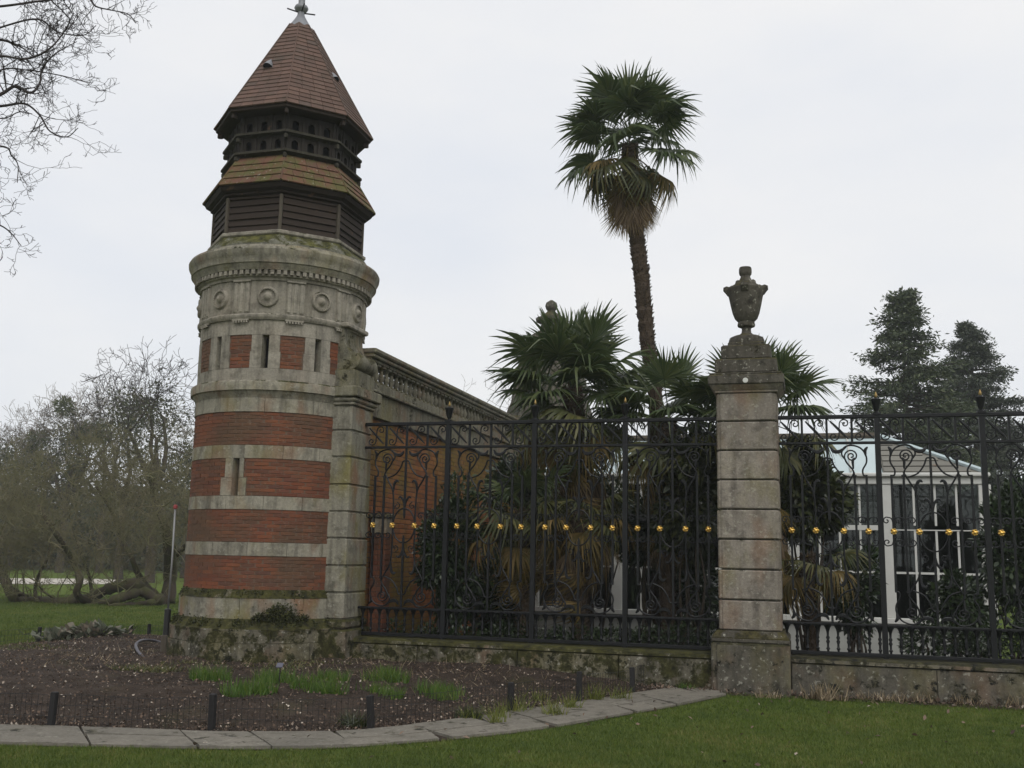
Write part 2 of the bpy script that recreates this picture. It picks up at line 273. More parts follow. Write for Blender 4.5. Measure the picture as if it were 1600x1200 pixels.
class MB:
    def __init__(s): s.v = []; s.f = []
    def add(s, vs, fs):
        b = len(s.v); s.v.extend([tuple(float(c) for c in v) for v in vs]); s.f.extend([tuple(b+i for i in f) for f in fs]); return s
    def box(s, c, d, M=None, ch=0.0):
        x, y, z = d[0]/2, d[1]/2, d[2]/2
        if ch <= 0:
            vs = [(-x,-y,-z),(x,-y,-z),(x,y,-z),(-x,y,-z),(-x,-y,z),(x,-y,z),(x,y,z),(-x,y,z)]
            fs = [(0,3,2,1),(4,5,6,7),(0,1,5,4),(1,2,6,5),(2,3,7,6),(3,0,4,7)]
        else:      # chamfered box: three rings of eight
            def ring(i, zz):
                X, Y = x-i, y-i
                k_ = min(ch, X*0.9, Y*0.9)
                return [(-X+k_,-Y,zz),(X-k_,-Y,zz),(X,-Y+k_,zz),(X,Y-k_,zz),(X-k_,Y,zz),(-X+k_,Y,zz),(-X,Y-k_,zz),(-X,-Y+k_,zz)]
            rings = [ring(ch, -z), ring(0, -z+ch), ring(0, z-ch), ring(ch, z)]
            vs = sum(rings, []); fs = [tuple(range(7, -1, -1)), tuple(range(24, 32))]
            for r in range(3):
                for i in range(8):
                    j = (i+1) % 8; fs.append((r*8+i, r*8+j, (r+1)*8+j, (r+1)*8+i))
        if M is not None: vs = [M @ Vector(v) for v in vs]
        return s.add([(v[0]+c[0], v[1]+c[1], v[2]+c[2]) for v in vs], fs)
    def loft(s, rings, cap0=True, cap1=True, closed=True):
        n = len(rings[0]); vs = sum([list(r) for r in rings], []); fs = []
        for r in range(len(rings)-1):
            for i in range(n if closed else n-1):
                j = (i+1) % n; fs.append((r*n+i, r*n+j, (r+1)*n+j, (r+1)*n+i))
        if cap0: fs.append(tuple(range(n-1, -1, -1)))
        if cap1: fs.append(tuple(range((len(rings)-1)*n, len(rings)*n)))
        return s.add(vs, fs)
    def lathe(s, prof, n=32, c=(0, 0, 0), a0=0.0, cap=True, jit=0.0):
        rings = []
        for (r, z) in prof:
            rings.append([(c[0]+r*math.cos(a0+2*PI*i/n), c[1]+r*math.sin(a0+2*PI*i/n), c[2]+z) for i in range(n)])
        return s.loft(rings, cap, cap)
    def tube(s, pts, r, n=6, cap=True):
        pts = [Vector([float(q) for q in p]) for p in pts]; m = len(pts)
        rr = r if hasattr(r, '__len__') else [r]*m
        rings = []; ref = None
        for i, p in enumerate(pts):
            t = (pts[min(i+1, m-1)] - pts[max(i-1, 0)])
            if t.length < 1e-9: t = Vector((0, 0, 1))
            t.normalize()
            if ref is None:
                ref = Vector((0, 1, 0)) if abs(t.y) < 0.9 else Vector((1, 0, 0))
            a = (ref - t*ref.dot(t))
            if a.length < 1e-6: a = t.orthogonal()
            a.normalize(); b = t.cross(a); ref = a
            rings.append([p + (a*math.cos(2*PI*j/n) + b*math.sin(2*PI*j/n))*rr[i] for j in range(n)])
        return s.loft(rings, cap, cap)
    def mesh(s, name, mat, smooth=False, angle=None):
        me = bpy.data.meshes.new(name); me.from_pydata(s.v, [], s.f); me.update()
        bm = bmesh.new(); bm.from_mesh(me); bmesh.ops.recalc_face_normals(bm, faces=bm.faces); bm.to_mesh(me); bm.free()
        if smooth:
            for p in me.polygons: p.use_smooth = True
            if angle: me.set_sharp_from_angle(angle=rad(angle))
        me.materials.append(mat); return me
    def build(s, name, mat, parent=None, smooth=False, angle=None, loc=None, rot=None):
        return link(name, s.mesh(name, mat, smooth, angle), parent, loc, rot)

def spline(pts, n=8):
    P = [np.array(p, float) for p in pts]; P = [2*P[0]-P[1]] + P + [2*P[-1]-P[-2]]; out = []
    for i in range(1, len(P)-2):
        for t in np.linspace(0, 1, n, endpoint=False):
            a, b, c_, d = P[i-1], P[i], P[i+1], P[i+2]
            out.append(0.5*((2*b) + (-a+c_)*t + (2*a-5*b+4*c_-d)*t*t + (-a+3*b-3*c_+d)*t**3))
    out.append(P[-2]); return out

def prisms(P0, P1, R0, R1, n=3):
    """vectorised separate tapered prisms -> V, quads"""
    P0 = np.asarray(P0, float); P1 = np.asarray(P1, float); R0 = np.asarray(R0, float)[:, None]; R1 = np.asarray(R1, float)[:, None]
    d = P1-P0; L = np.linalg.norm(d, axis=1, keepdims=True); d = d/np.maximum(L, 1e-9)
    ref = np.where(np.abs(d[:, 2:3]) < 0.9, np.array([[0, 0, 1.0]]), np.array([[1.0, 0, 0]]))
    a = np.cross(d, ref); a /= np.linalg.norm(a, axis=1, keepdims=True); b = np.cross(d, a)
    m = len(P0); V = np.zeros((m, 2*n, 3))
    for j in range(n):
        w = a*math.cos(2*PI*j/n) + b*math.sin(2*PI*j/n)
        V[:, j] = P0 + w*R0; V[:, n+j] = P1 + w*R1
    base = (np.arange(m)*2*n)[:, None]
    Q = np.concatenate([base + np.array([[j, (j+1) % n, n+(j+1) % n, n+j]]) for j in range(n)], axis=0)
    return V.reshape(-1, 3), Q

def leaves(P, size, rng, aspect=0.45, up=0.3, fold=0.0, dirs=None, jit=0.5):
    """diamond leaves at points P -> V, quads"""
    P = np.asarray(P, float); m = len(P)
    d = rng.normal(size=(m, 3)) if dirs is None else dirs + rng.normal(size=(m, 3))*jit
    d /= np.linalg.norm(d, axis=1, keepdims=True)
    nr = rng.normal(size=(m, 3)) + np.array([0, 0, up*3]); a = np.cross(d, nr); a /= np.maximum(np.linalg.norm(a, axis=1, keepdims=True), 1e-6)
    nn = np.cross(a, d)
    L = (size*(0.6+0.8*rng.random(m)))[:, None]; w = L*aspect*0.5
    V = np.stack([P, P + d*L*0.5 + a*w + nn*L*fold, P + d*L, P + d*L*0.5 - a*w + nn*L*fold], axis=1)
    Q = (np.arange(m)*4)[:, None] + np.arange(4)[None]
    return V.reshape(-1, 3), Q
def joinVQ(parts):
    Vs, Qs, b = [], [], 0
    for V, Q in parts: Vs.append(V); Qs.append(Q+b); b += len(V)
    return np.concatenate(Vs), np.concatenate(Qs)

#==BUILD==
# ------------------------------------------------------------------ ground, path, bed
g = MB(); g.add([(-600, -80, 0), (600, -80, 0), (600, 900, 0), (-600, 900, 0)], [(0, 1, 2, 3)])
lawn = g.build('lawn', MAT['lawn']); props(lawn, 'green mown lawn spreading around the flower bed and tower', 'lawn', kind='structure')

BED_F = [(-220, 1130), (0, 1137), (150, 1141), (300, 1146), (420, 1148), (520, 1147), (600, 1141), (700, 1129), (800, 1115), (900, 1100), (1000, 1084), (1060, 1077), (1112, 1077)]
PATH_O = [(-220, 1158), (0, 1166), (150, 1169), (300, 1172), (420, 1173), (520, 1171), (640, 1163), (760, 1152), (870, 1138), (960, 1122), (1040, 1108), (1100, 1096), (1136, 1088)]
def gpts(px): return [onz(x, y)[:2] for x, y in px]
bf = [p[:2] for p in spline([(*p, 0) for p in gpts(BED_F)], 10)]
po = [p[:2] for p in spline([(*p, 0) for p in gpts(PATH_O)], 10)]
def resample(P, n):
    P = np.array(P); d = np.concatenate([[0], np.cumsum(np.linalg.norm(np.diff(P, axis=0), axis=1))]); t = np.linspace(0, d[-1], n)
    return np.stack([np.interp(t, d, P[:, 0]), np.interp(t, d, P[:, 1])], 1)
pi_ = resample(bf, 241); pou = resample(po, 241)
pathbed = MB()
pathbed.add([(p[0], p[1], 0.008) for p in pi_] + [(p[0], p[1], 0.008) for p in pou], [(i, i+1, 241+i+1, 241+i) for i in range(240)])
path = pathbed.build('path', MAT['soil']); props(path, 'narrow curved path of stone flags edging the flower bed', 'path', kind='structure')
rr = random.Random(3); i = 0
while i < 240:
    st = rr.randint(13, 22); j = min(240, i+st)
    if 240-j < 8: j = 240
    sp = rr.choice([None, None, 0.42, 0.55]); sk = rr.choice([-2, 0, 0, 2, 3])
    rows = [(0.02, 0.98)] if sp is None else [(0.02, sp-0.012), (sp+0.012, 0.98)]
    for (a, b) in rows:
        vs = []; m = 5; top = 0.030 + rr.uniform(-0.004, 0.006)
        for t in np.linspace(0, 1, m):
            for ab in (a, b):
                q = i+0.25 + (j-i-0.5)*t + sk*(ab-0.5)*(1 if 0 < i and j < 240 else 0); q = min(max(q, 0), 240)
                i0 = int(min(q, 239)); ff = q-i0
                A = pi_[i0]*(1-ff)+pi_[i0+1]*ff; B = pou[i0]*(1-ff)+pou[i0+1]*ff
                e = A*(1-ab)+B*ab; vs.append((e[0]+rr.uniform(-.008, .008), e[1]+rr.uniform(-.008, .008), top)); 
        n2 = len(vs); lo = [(v[0], v[1], 0.0) for v in vs]
        fs = []
        for q in range(m-1): fs.append((2*q, 2*q+2, 2*q+3, 2*q+1)); fs += [(2*q, n2+2*q, n2+2*q+2, 2*q+2), (2*q+1, 2*q+3, n2+2*q+3, n2+2*q+1)]
        fs += [(0, 1, n2+1, n2), (n2-2, 2*n2-2, 2*n2-1, n2-1)]
        MB().add(vs+lo, fs).build('flagstone', MAT['flag'], path)
    i = j

bed_poly = list(map(tuple, pi_[::6])) + [(-1.12, 13.25), (-1.12, 13.5), (-6.3, 13.5), (-6.5, 14.6)]
bed_poly += [tuple(p) for p in gpts([(285, 998), (240, 996), (150, 998), (60, 1003), (0, 1012), (-220, 1030)])]
BP = np.array(bed_poly)
def inside(P):
    P = np.asarray(P); x, y = P[:, 0], P[:, 1]; r = np.zeros(len(P), bool); n = len(BP)
    for a in range(n):
        x1, y1 = BP[a]; x2, y2 = BP[(a+1) % n]
        c_ = ((y1 > y) != (y2 > y)); xi = (x2-x1)*(y-y1)/(y2-y1+1e-12)+x1; r ^= c_ & (x < xi)
    return r
def bdist(P):
    P = np.asarray(P); d = np.full(len(P), 1e9); n = len(BP)
    for a in range(n):
        A = BP[a]; B = BP[(a+1) % n]
        if A[1] > 13.2 and B[1] > 13.2 and A[0] > -6.6: continue        # no slope against the walls
        t = np.clip(((P-A)@(B-A))/((B-A)@(B-A)+1e-12), 0, 1); d = np.minimum(d, np.linalg.norm(P-(A+t[:, None]*(B-A)), axis=1))
    return d
def bed_h(P):
    P = np.asarray(P, float); d = bdist(P); t = np.clip(d/1.7, 0, 1); h = 0.012 + 0.165*t*t*(3-2*t)
    wv = 0.018*np.sin(P[:, 0]*3.1+1.3*np.sin(P[:, 1]*2.3))*np.sin(P[:, 1]*3.7+1.0) + 0.010*np.sin(P[:, 0]*11+P[:, 1]*5)*np.sin(P[:, 1]*13-P[:, 0]*3)
    return h + wv*np.clip(d/0.4, 0, 1)
xs = np.arange(-14.5, -0.9, 0.07); ys = np.arange(7.4, 19.5, 0.07)
GX, GY = np.meshgrid(xs, ys); PG = np.stack([GX.ravel(), GY.ravel()], 1)
ZG = bed_h(PG) + RNG.normal(size=len(PG))*0.006; nx, ny = len(xs), len(ys)
idx = np.arange(nx*ny).reshape(ny, nx)
Q = np.stack([idx[:-1, :-1].ravel(), idx[:-1, 1:].ravel(), idx[1:, 1:].ravel(), idx[1:, :-1].ravel()], 1)
cen = PG[Q].mean(1); keep = inside(cen)
Qk = Q[keep]; used, inv = np.unique(Qk, return_inverse=True)
me = np_mesh('flower_bed', np.column_stack([PG, ZG])[used], inv.reshape(-1, 4), MAT['soil'], True)
bed = link('flower_bed', me); props(bed, 'bare brown soil of the flower bed around the tower foot', 'flower bed', kind='structure')

# ------------------------------------------------------------------ banded brick dovecote tower
TX, TY = -7.37, 13.33; TR = 1.15
tower = empty('dovecote_tower', (TX, TY, 0), 'round red brick and stone banded dovecote tower with pointed tiled roof', 'tower')
def pol(th, r, z): return (r*math.sin(rad(th)), -r*math.cos(rad(th)), z)
def arc_block(mb, t0, t1, ra, rb, z0, z1, n=None, rbt=None):
    """ra inner radius, rb outer at z0, rbt outer at z1"""
    if rbt is None: rbt = rb
    n = n or max(2, int(abs(t1-t0)/4)+1); rings = []
    for i in range(n+1):
        t = t0+(t1-t0)*i/n; rings.append([pol(t, ra, z0), pol(t, rb, z0), pol(t, rbt, z1), pol(t, ra, z1)])
    return mb.loft(rings)
def ring_blocks(name, mat, z0, z1, r, n, off, parent, gap=0.25, ra=0.95, skip=None, rt=None):
    for i in range(n):
        t0 = off+360/n*i; t1 = t0+360/n
        b = MB(); arc_block(b, t0+gap/2, t1-gap/2, ra, r+random.uniform(-0.003, 0.003), z0+0.002, z1-0.002, rbt=(rt if rt else None))
        b.build(name, mat, parent)
# brick mesh shared
def brick_mesh(name, w, h, R, mat, dep=0.06, n=4):
    b = MB(); rings = []; hw = w/2/R
    for i in range(n+1):
        a = -hw+2*hw*i/n; e = 0.004 if i in (0, n) else 0.0; c_ = 0.003
        ro = R-e; x0 = math.sin(a); y0 = -math.cos(a)
        hh = h/2-(c_ if i in (0, n) else 0)
        rings.append([((R-dep)*x0, (R-dep)*y0+R, -h/2), (ro*x0-0, (ro-0.004)*y0+R, -h/2), (ro*x0, ro*y0+R, -hh+0.003), (ro*x0, ro*y0+R, hh-0.003), (ro*x0, (ro-0.004)*y0+R, h/2), ((R-dep)*x0, (R-dep)*y0+R, h/2)])
    b.loft(rings); return b.mesh(name, mat)
brickwork = MB()
for z0, z1 in ((3.43-0.45, 3.43), (2.12-0.43, 2.12), (1.07, 1.51)): arc_block(brickwork, 0, 360, 0.9, TR-0.006, z0, z1, 72)
arc_block(brickwork, 5.4, 360.4, 0.9, TR-0.006, 2.30, 2.80, 72)
bw = brickwork.build('brickwork', MAT['mortar'], tower)
bm_full = brick_mesh('brick', 0.193, 0.045, TR, MAT['brick'])
cand = []
def in_sur(t, z):
    t = (t+180) % 360-180
    return 2.30 < z < 2.80 and (-5.4 < t < 8.6 if z > 2.54 else -8.2 < t < 10.8)
row = 0
for z0, z1 in ((2.98, 3.43), (2.30, 2.80), (1.69, 2.12), (1.07, 1.51)):
    nc = round((z1-z0)/0.0505); hgt = (z1-z0)/nc; n = 36
    for c_ in range(nc):
        row += 1; z = z0+hgt*(c_+0.5)
        for i in range(n):
            t = (i+0.5*(row % 2))*360/n; hw = 360/n/2
            tt = (t+180) % 360-180
            if 2.30 < z < 2.80:
                lo, hi = (-5.2, 8.5) if z > 2.54 else (-8.1, 10.8)
                a, b = tt-hw+0.2, tt+hw-0.2
                if a < hi and b > lo:                      # clip against the stone surround
                    for (a2, b2) in ((a, min(b, lo)), (max(a, hi), b)):
                        if b2-a2 > 1.0: cand.append(((a2+b2)/2, z, hgt, (b2-a2)/(360/n-0.4)))
                    continue
            cand.append((tt, z, hgt, 1.0))
for kk in range(10):                                                     # brick panels of the upper stage
    t0 = 36*kk
    for c_ in range(9):
        z = 4.03+0.0511*(c_+0.5); hw = 8.4 if c_ > 4 else 7.7
        nb = [(-hw, -1.5), (-1.5, hw)] if c_ % 2 else [(-hw, 2.0), (2.0, hw)]
        for a, b in nb:
            w = (b-a-0.4); cand.append(((t0+(a+b)/2+180) % 360-180, z, 0.0511, w/(360/36-0.4)))
VIEW = 28.6
def vdist(t): return abs((t-VIEW+180) % 360-180)
cand.sort(key=lambda q: vdist(q[0]))
rest = MB()
for q, (t, z, hgt, s) in enumerate(cand):
    jt = random.uniform(-0.004, 0.003)
    if q < 300:
        p = pol(t, TR+jt-TR, 0); o = link('brick', bm_full, bw)
        # mesh is modelled with its face at -y, origin on the face: push out to the radius
        P = pol(t, TR+jt, z); o.location = P; o.rotation_euler = (0, 0, rad(t)); o.scale = (s, 1, 1)
    else:
        arc_block(rest, t-4.8*s, t+4.8*s, TR-0.05, TR+jt, z-0.0225, z+0.0225, 2)
props(rest.build('brick_rear', MAT['brick'], bw), kind='stuff')

# stone bands
st = MB(); arc_block(st, 0, 360, 0.9, 1.10, 1.45, 3.7, 48)
for z0, z1, off in ((2.80, 2.98, 8), (2.12, 2.30, -3), (1.51, 1.69, 14)):
    ring_blocks('band_stone', MAT['stone'], z0, z1, TR+0.006, 14, off, tower)
ring_blocks('band_stone', MAT['stone'], 3.43, 3.625, TR+0.012, 11, 20, tower)
# slit of the lower stage
sr = MB()
for a, b, z0, z1 in ((-5.2, 0.6, 2.54, 2.80), (5.2, 8.4, 2.54, 2.80), (-8.1, 0.6, 2.30, 2.54), (5.2, 10.6, 2.30, 2.54)):
    j = MB(); arc_block(j, a+0.1, b-0.1, 0.97, TR+0.010, z0+0.002, z1-0.002); j.build('slit_jamb', MAT['stone'], tower)
def slit(tc_, half, z0, z1, r, narrow, parent, sh=0.0):
    a = MB(); ri = r-0.16
    for s_ in (-1, 1):
        a.add([pol(tc_+s_*half, r+0.002, z0), pol(tc_+s_*narrow+sh, ri, z0), pol(tc_+s_*narrow+sh, ri, z1-0.02), pol(tc_+s_*half, r+0.002, z1)], [(0, 1, 2, 3)])
    a.add([pol(tc_-half, r, z1), pol(tc_+half, r, z1), pol(tc_+narrow+sh, ri, z1-0.02), pol(tc_-narrow+sh, ri, z1-0.02)], [(0, 1, 2, 3)])
    a.add([pol(tc_-half, r, z0), pol(tc_+half, r, z0), pol(tc_+narrow+sh, ri, z0+0.01), pol(tc_-narrow+sh, ri, z0+0.01)], [(0, 1, 2, 3)])
    o = a.build('slit_reveal', MAT['stone'], parent)
    d = MB(); arc_block(d, tc_-narrow-1.2, tc_+narrow+1.2, ri-0.06, ri-0.03, z0-0.01, z1+0.01, 2); d.build('slit_shade_back', MAT['dark'], o)  # near-black back painted as the shade within the slit
slit(2.9, 2.4, 2.30, 2.80, TR, 1.15, tower, 0.3)

# upper stage: stone with brick panels and slits
RS = 1.16
def stage_ring(z0, z1, n, off, r=RS): ring_blocks('stage_stone', MAT['frieze'], z0, z1, r, n, off, tower, gap=0.12)
stage_ring(3.86, 4.03, 10, 4); stage_ring(4.49, 4.70, 10, 16)
for kk in range(10):
    t = 18+36*kk
    for s_ in (-1, 1):
        for z0, z1, e in ((4.03, 4.26, 10.2), (4.26, 4.49, 9.5)):
            j = MB(); arc_block(j, min(t+s_*2.3, t+s_*e), max(t+s_*2.3, t+s_*e), 0.93, RS, z0+0.001, z1-0.001, 3); j.build('slit_jamb', MAT['frieze'], tower)
    slit(t, 2.35, 4.03, 4.49, RS, 1.25, tower, 0.25)
    b = MB(); arc_block(b, 36*kk-8.7, 36*kk+8.7, 0.95, TR-0.006, 4.02, 4.50, 4); b.build('panel_backing', MAT['mortar'], tower)
# string course under the stage and the pier cap run at one height
def lathe_part(name, prof, mat, n=72, smooth=True, ang=35):
    b = MB(); b.lathe(prof, n); return b.build(name, mat, tower, smooth, ang)
lathe_part('string_course', [(1.0, 3.625), (1.165, 3.625), (1.175, 3.66), (1.20, 3.69), (1.205, 3.715), (1.235, 3.72), (1.24, 3.80), (1.235, 3.835), (1.20, 3.86), (1.0, 3.865)], MAT['stone'])
# frieze
lathe_part('lower_bead', [(1.0, 4.70), (1.185, 4.70), (1.195, 4.715), (1.21, 4.74), (1.21, 4.765), (1.19, 4.785), (1.0, 4.79)], MAT['frieze'])
ring_blocks('frieze_stone', MAT['frieze'], 4.785, 5.25, 1.18, 10, 6, tower, gap=0.1)
rd = MB()
def rlathe(prof, n=28):
    rings = [[(r*math.cos(2*PI*i/n), -d, r*math.sin(2*PI*i/n)) for i in range(n)] for (r, d) in prof]; rd.loft(rings, False, True)
rlathe([(0.148, -0.015), (0.146, 0.012), (0.132, 0.034), (0.116, 0.036), (0.106, 0.010), (0.07, 0.010), (0.055, 0.022), (0.042, 0.045), (0.025, 0.055), (0.012, 0.062), (0.001, 0.064)])
for i in range(22):
    a = 2*PI*i/22; rd.box((0.112*math.cos(a), -0.030, 0.112*math.sin(a)), (0.013, 0.022, 0.016), Matrix.Rotation(-a, 3, 'Y'))
rdm = rd.mesh('roundel', MAT['frieze'], True, 40)
tg = MB()
for x in (-0.085, 0.0, 0.085): tg.box((x, -0.016, -0.005), (0.055, 0.034, 0.42), ch=0.007)
tg.box((0, -0.010, 0.0), (0.245, 0.022, 0.455)); tg.box((0, -0.026, 0.222), (0.26, 0.05, 0.03), ch=0.006)
tgm = tg.mesh('triglyph', MAT['frieze'])
gt = MB()
for i in range(6): gt.lathe([(0.016, 0.0), (0.010, 0.028)], 8, ((i-2.5)*0.04, -0.02, -0.014))
gt.box((0, -0.012, 0.026), (0.25, 0.03, 0.024)); gtm = gt.mesh('guttae', MAT['frieze'])
for kk in range(10):
    t = 18+36*kk; link('roundel', rdm, tower, pol(t, 1.178, 5.015), (0, 0, rad(t)))
    t = 36*kk; o = link('triglyph', tgm, tower, pol(t, 1.172, 5.015), (0, 0, rad(t)))
    link('guttae', gtm, o, (0, 0.0, 4.668-5.015))
# cornice and dentils
lathe_part('bed_mould', [(1.0, 5.25), (1.20, 5.25), (1.205, 5.285), (1.235, 5.30), (1.24, 5.40), (1.0, 5.41)], MAT['frieze'])
dn = MB()
for i in range(92):
    t = 360/92*i; arc_block(dn, t, t+2.2, 1.22, 1.285, 5.315, 5.375, 1)
props(dn.build('dentil_course', MAT['frieze'], tower), kind='stuff')
lathe_part('cornice', [(1.0, 5.38), (1.285, 5.38), (1.29, 5.40), (1.315, 5.43), (1.325, 5.46), (1.345, 5.47), (1.35, 5.53), (1.365, 5.56), (1.385, 5.60), (1.39, 5.65), (1.37, 5.685), (1.30, 5.70), (1.29, 5.735), (1.25, 5.75), (1.0, 5.76)], MAT['stone'], 80)
def octr(r, z, n=8): return [pol(22.5+45*i, r, z) for i in range(n)]
def circ_as(r, z, n=64): return [pol(22.5+360/n*i, r, z) for i in range(n)]
def octn(r, z, n=64):      # an octagon sampled with n points
    out = []
    for i in range(n):
        t = 360/n*i; w = (t % 45)-22.5; q = r*math.cos(rad(22.5))/math.cos(rad(w)); out.append(pol(22.5+t, q, z))
    return out
b = MB(); b.loft([circ_as(1.24, 5.745), circ_as(1.235, 5.775), [tuple(0.5*(a_+c_) for a_, c_ in zip(u, v)) for u, v in zip(circ_as(1.20, 5.83), octn(1.22, 5.83))], octn(1.165, 5.90), octn(1.14, 5.935)])
b.build('weathering', MAT['roofstone'], tower, True, 30)
b = MB(); b.loft([octr(1.15, 5.935), octr(1.165, 5.95), octr(1.165, 5.985), octr(1.13, 6.005)]); b.build('sill', MAT['frieze'], tower)
# weatherboarded stage
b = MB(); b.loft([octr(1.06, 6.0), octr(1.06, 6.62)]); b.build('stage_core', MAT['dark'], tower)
def facew(r): return 2*r*math.sin(rad(22.5))
def apo(r): return r*math.cos(rad(22.5))
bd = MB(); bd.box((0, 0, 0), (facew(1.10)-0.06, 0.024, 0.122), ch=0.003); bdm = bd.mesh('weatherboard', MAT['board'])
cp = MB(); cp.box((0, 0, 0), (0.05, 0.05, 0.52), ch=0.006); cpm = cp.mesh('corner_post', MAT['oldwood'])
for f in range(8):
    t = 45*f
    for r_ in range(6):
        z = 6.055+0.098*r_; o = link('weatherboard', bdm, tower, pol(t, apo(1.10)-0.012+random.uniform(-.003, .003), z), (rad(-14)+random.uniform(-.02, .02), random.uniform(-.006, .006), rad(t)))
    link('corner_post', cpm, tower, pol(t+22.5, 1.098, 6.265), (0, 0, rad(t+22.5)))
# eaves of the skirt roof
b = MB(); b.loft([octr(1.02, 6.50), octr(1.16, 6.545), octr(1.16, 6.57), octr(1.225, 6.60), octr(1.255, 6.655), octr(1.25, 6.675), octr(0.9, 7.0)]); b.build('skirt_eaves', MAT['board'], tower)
# tile meshes
def tile_mesh(name, w, L, th, mat):
    m_ = MB(); m_.box((0, 0, 0), (w, th, L), ch=0.004); return m_.mesh(name, mat)
def roof_tiles(rb, zb, rt, zt, nc, tw, mat, parent, roll, maxparts):
    A = Vector((apo(rb), zb)); B = Vector((apo(rt), zt)); sl_ = (B-A).length; e = sl_/nc
    inc = math.atan2(apo(rb)-apo(rt), zt-zb); tm = tile_mesh('tile', tw, e*1.35, 0.024, mat); items = []
    for f in range(8):
        t = 45*f
        for c_ in range(nc):
            fr_ = (c_+0.62)/nc; r = rb+(rt-rb)*((c_+0.12)/nc); wd = facew(r); n = max(1, round(wd/tw)); tw_ = wd/n
            pr = apo(rb)+(apo(rt)-apo(rb))*fr_+0.006; pz = zb+(zt-zb)*fr_
            for i in range(n):
                u = -wd/2+tw_*(i+0.5); items.append((vdist(t), t, u, pr, pz, tw_*0.985/tw, c_))
    items.sort(key=lambda q: (q[0], q[4])); rest = MB(); cnt = 0
    for (_, t, u, pr, pz, sx, c_) in items:
        x, y, _z = pol(t, pr, 0); x += u*math.cos(rad(t)); y += u*math.sin(rad(t))
        rot = Matrix.Rotation(rad(t), 4, 'Z') @ Matrix.Rotation(-inc-0.13+random.uniform(-.012, .012), 4, 'X') @ Matrix.Rotation(random.uniform(-.012, .012), 4, 'Y')
        if cnt < maxparts:
            o = link('tile', tm, parent, matrix=Matrix.Translation((x, y, pz)) @ rot @ Matrix.Diagonal((sx, 1, 1, 1)))
        else:
            R3 = rot.to_3x3(); rest.box((x, y, pz), (tw*sx, 0.024, e*1.35), R3)
        cnt += 1
    if rest.v: props(rest.build('tile_rear', mat, parent), kind='stuff')
sk = MB(); sk.loft([octr(1.25, 6.66), octr(0.97, 7.12)]); sk_o = sk.build('skirt_roof', MAT['mosstile'], tower)
roof_tiles(1.265, 6.665, 0.985, 7.13, 4, 0.165, MAT['mosstile'], sk_o, 0, 90)
for i in range(8): MB().tube([pol(22.5+45*i, 1.28, 6.68), pol(22.5+45*i, 1.0, 7.135)], 0.012, 6).build('hip_ridge', MAT['mosstile'], sk_o)
# pigeon drum
RDm = 0.955
b = MB(); b.loft([octr(0.86, 7.0), octr(0.86, 7.95)]); b.build('drum_core', MAT['dark'], tower)  # near-black core painted as the shade behind the nest holes
def hole_panel(w, z0, z1, holes, hw, hh):
    m_ = MB(); zt = z1; xs_ = [-w/2]
    for h in holes: xs_ += [h-hw, h+hw]
    xs_.append(w/2)
    for i in range(0, len(xs_), 2): m_.add([(xs_[i], 0, z0), (xs_[i+1], 0, z0), (xs_[i+1], 0, z1), (xs_[i], 0, z1)], [(0, 1, 2, 3)])
    for h in holes:
        zb = z0+0.02; m_.add([(h-hw, 0, z0), (h+hw, 0, z0), (h+hw, 0, zb), (h-hw, 0, zb)], [(0, 1, 2, 3)])
        zs = zb+hh-hw; N_ = 8; pts = [(h+hw*math.cos(PI-PI*i/N_), zs+hw*math.sin(PI*i/N_)) for i in range(N_+1)]
        for i in range(N_):
            (xa, za), (xb, zb2) = pts[i], pts[i+1]; m_.add([(xa, 0, za), (xb, 0, zb2), (xb, 0, z1), (xa, 0, z1)], [(0, 1, 2, 3)])
            m_.add([(xa, 0, za), (xa, 0.05, za), (xb, 0.05, zb2), (xb, 0, zb2)], [(0, 1, 2, 3)])
        for s_ in (-1, 1): m_.add([(h+s_*hw, 0, zb), (h+s_*hw, 0.05, zb), (h+s_*hw, 0.05, zs), (h+s_*hw, 0, zs)], [(0, 1, 2, 3)])
    for x in (-w/2+0.03, -w/6, w/6, w/2-0.03): m_.box((x, -0.008, (z0+z1)/2), (0.035, 0.016, z1-z0))
    return m_
wd = facew(RDm)
for f in range(8):
    for z0, z1 in ((7.24, 7.50), (7.53, 7.80)):
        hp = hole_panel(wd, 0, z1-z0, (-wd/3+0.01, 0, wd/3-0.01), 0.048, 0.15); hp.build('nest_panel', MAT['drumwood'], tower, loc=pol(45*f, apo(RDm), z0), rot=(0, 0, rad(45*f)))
for z, r in ((7.215, 1.055), (7.505, 1.045)):
    b = MB(); b.loft([octr(0.93, z-0.055), octr(r-0.05, z-0.03), octr(r, z-0.02), octr(r, z+0.012), octr(r-0.02, z+0.022), octr(0.93, z+0.03)]); b.build('flight_ledge', MAT['ledge'], tower)
    for i in range(8):
        c_ = MB(); p = pol(22.5+45*i, r-0.07, z-0.075); c_.box(p, (0.05, 0.11, 0.07), Matrix.Rotation(rad(22.5+45*i), 3, 'Z'), ch=0.01); c_.build('ledge_bracket', MAT['ledge'], tower)
b = MB(); b.loft([octr(0.955, 7.12), octr(0.955, 7.17)]); b.build('drum_base', MAT['oldwood'], tower)
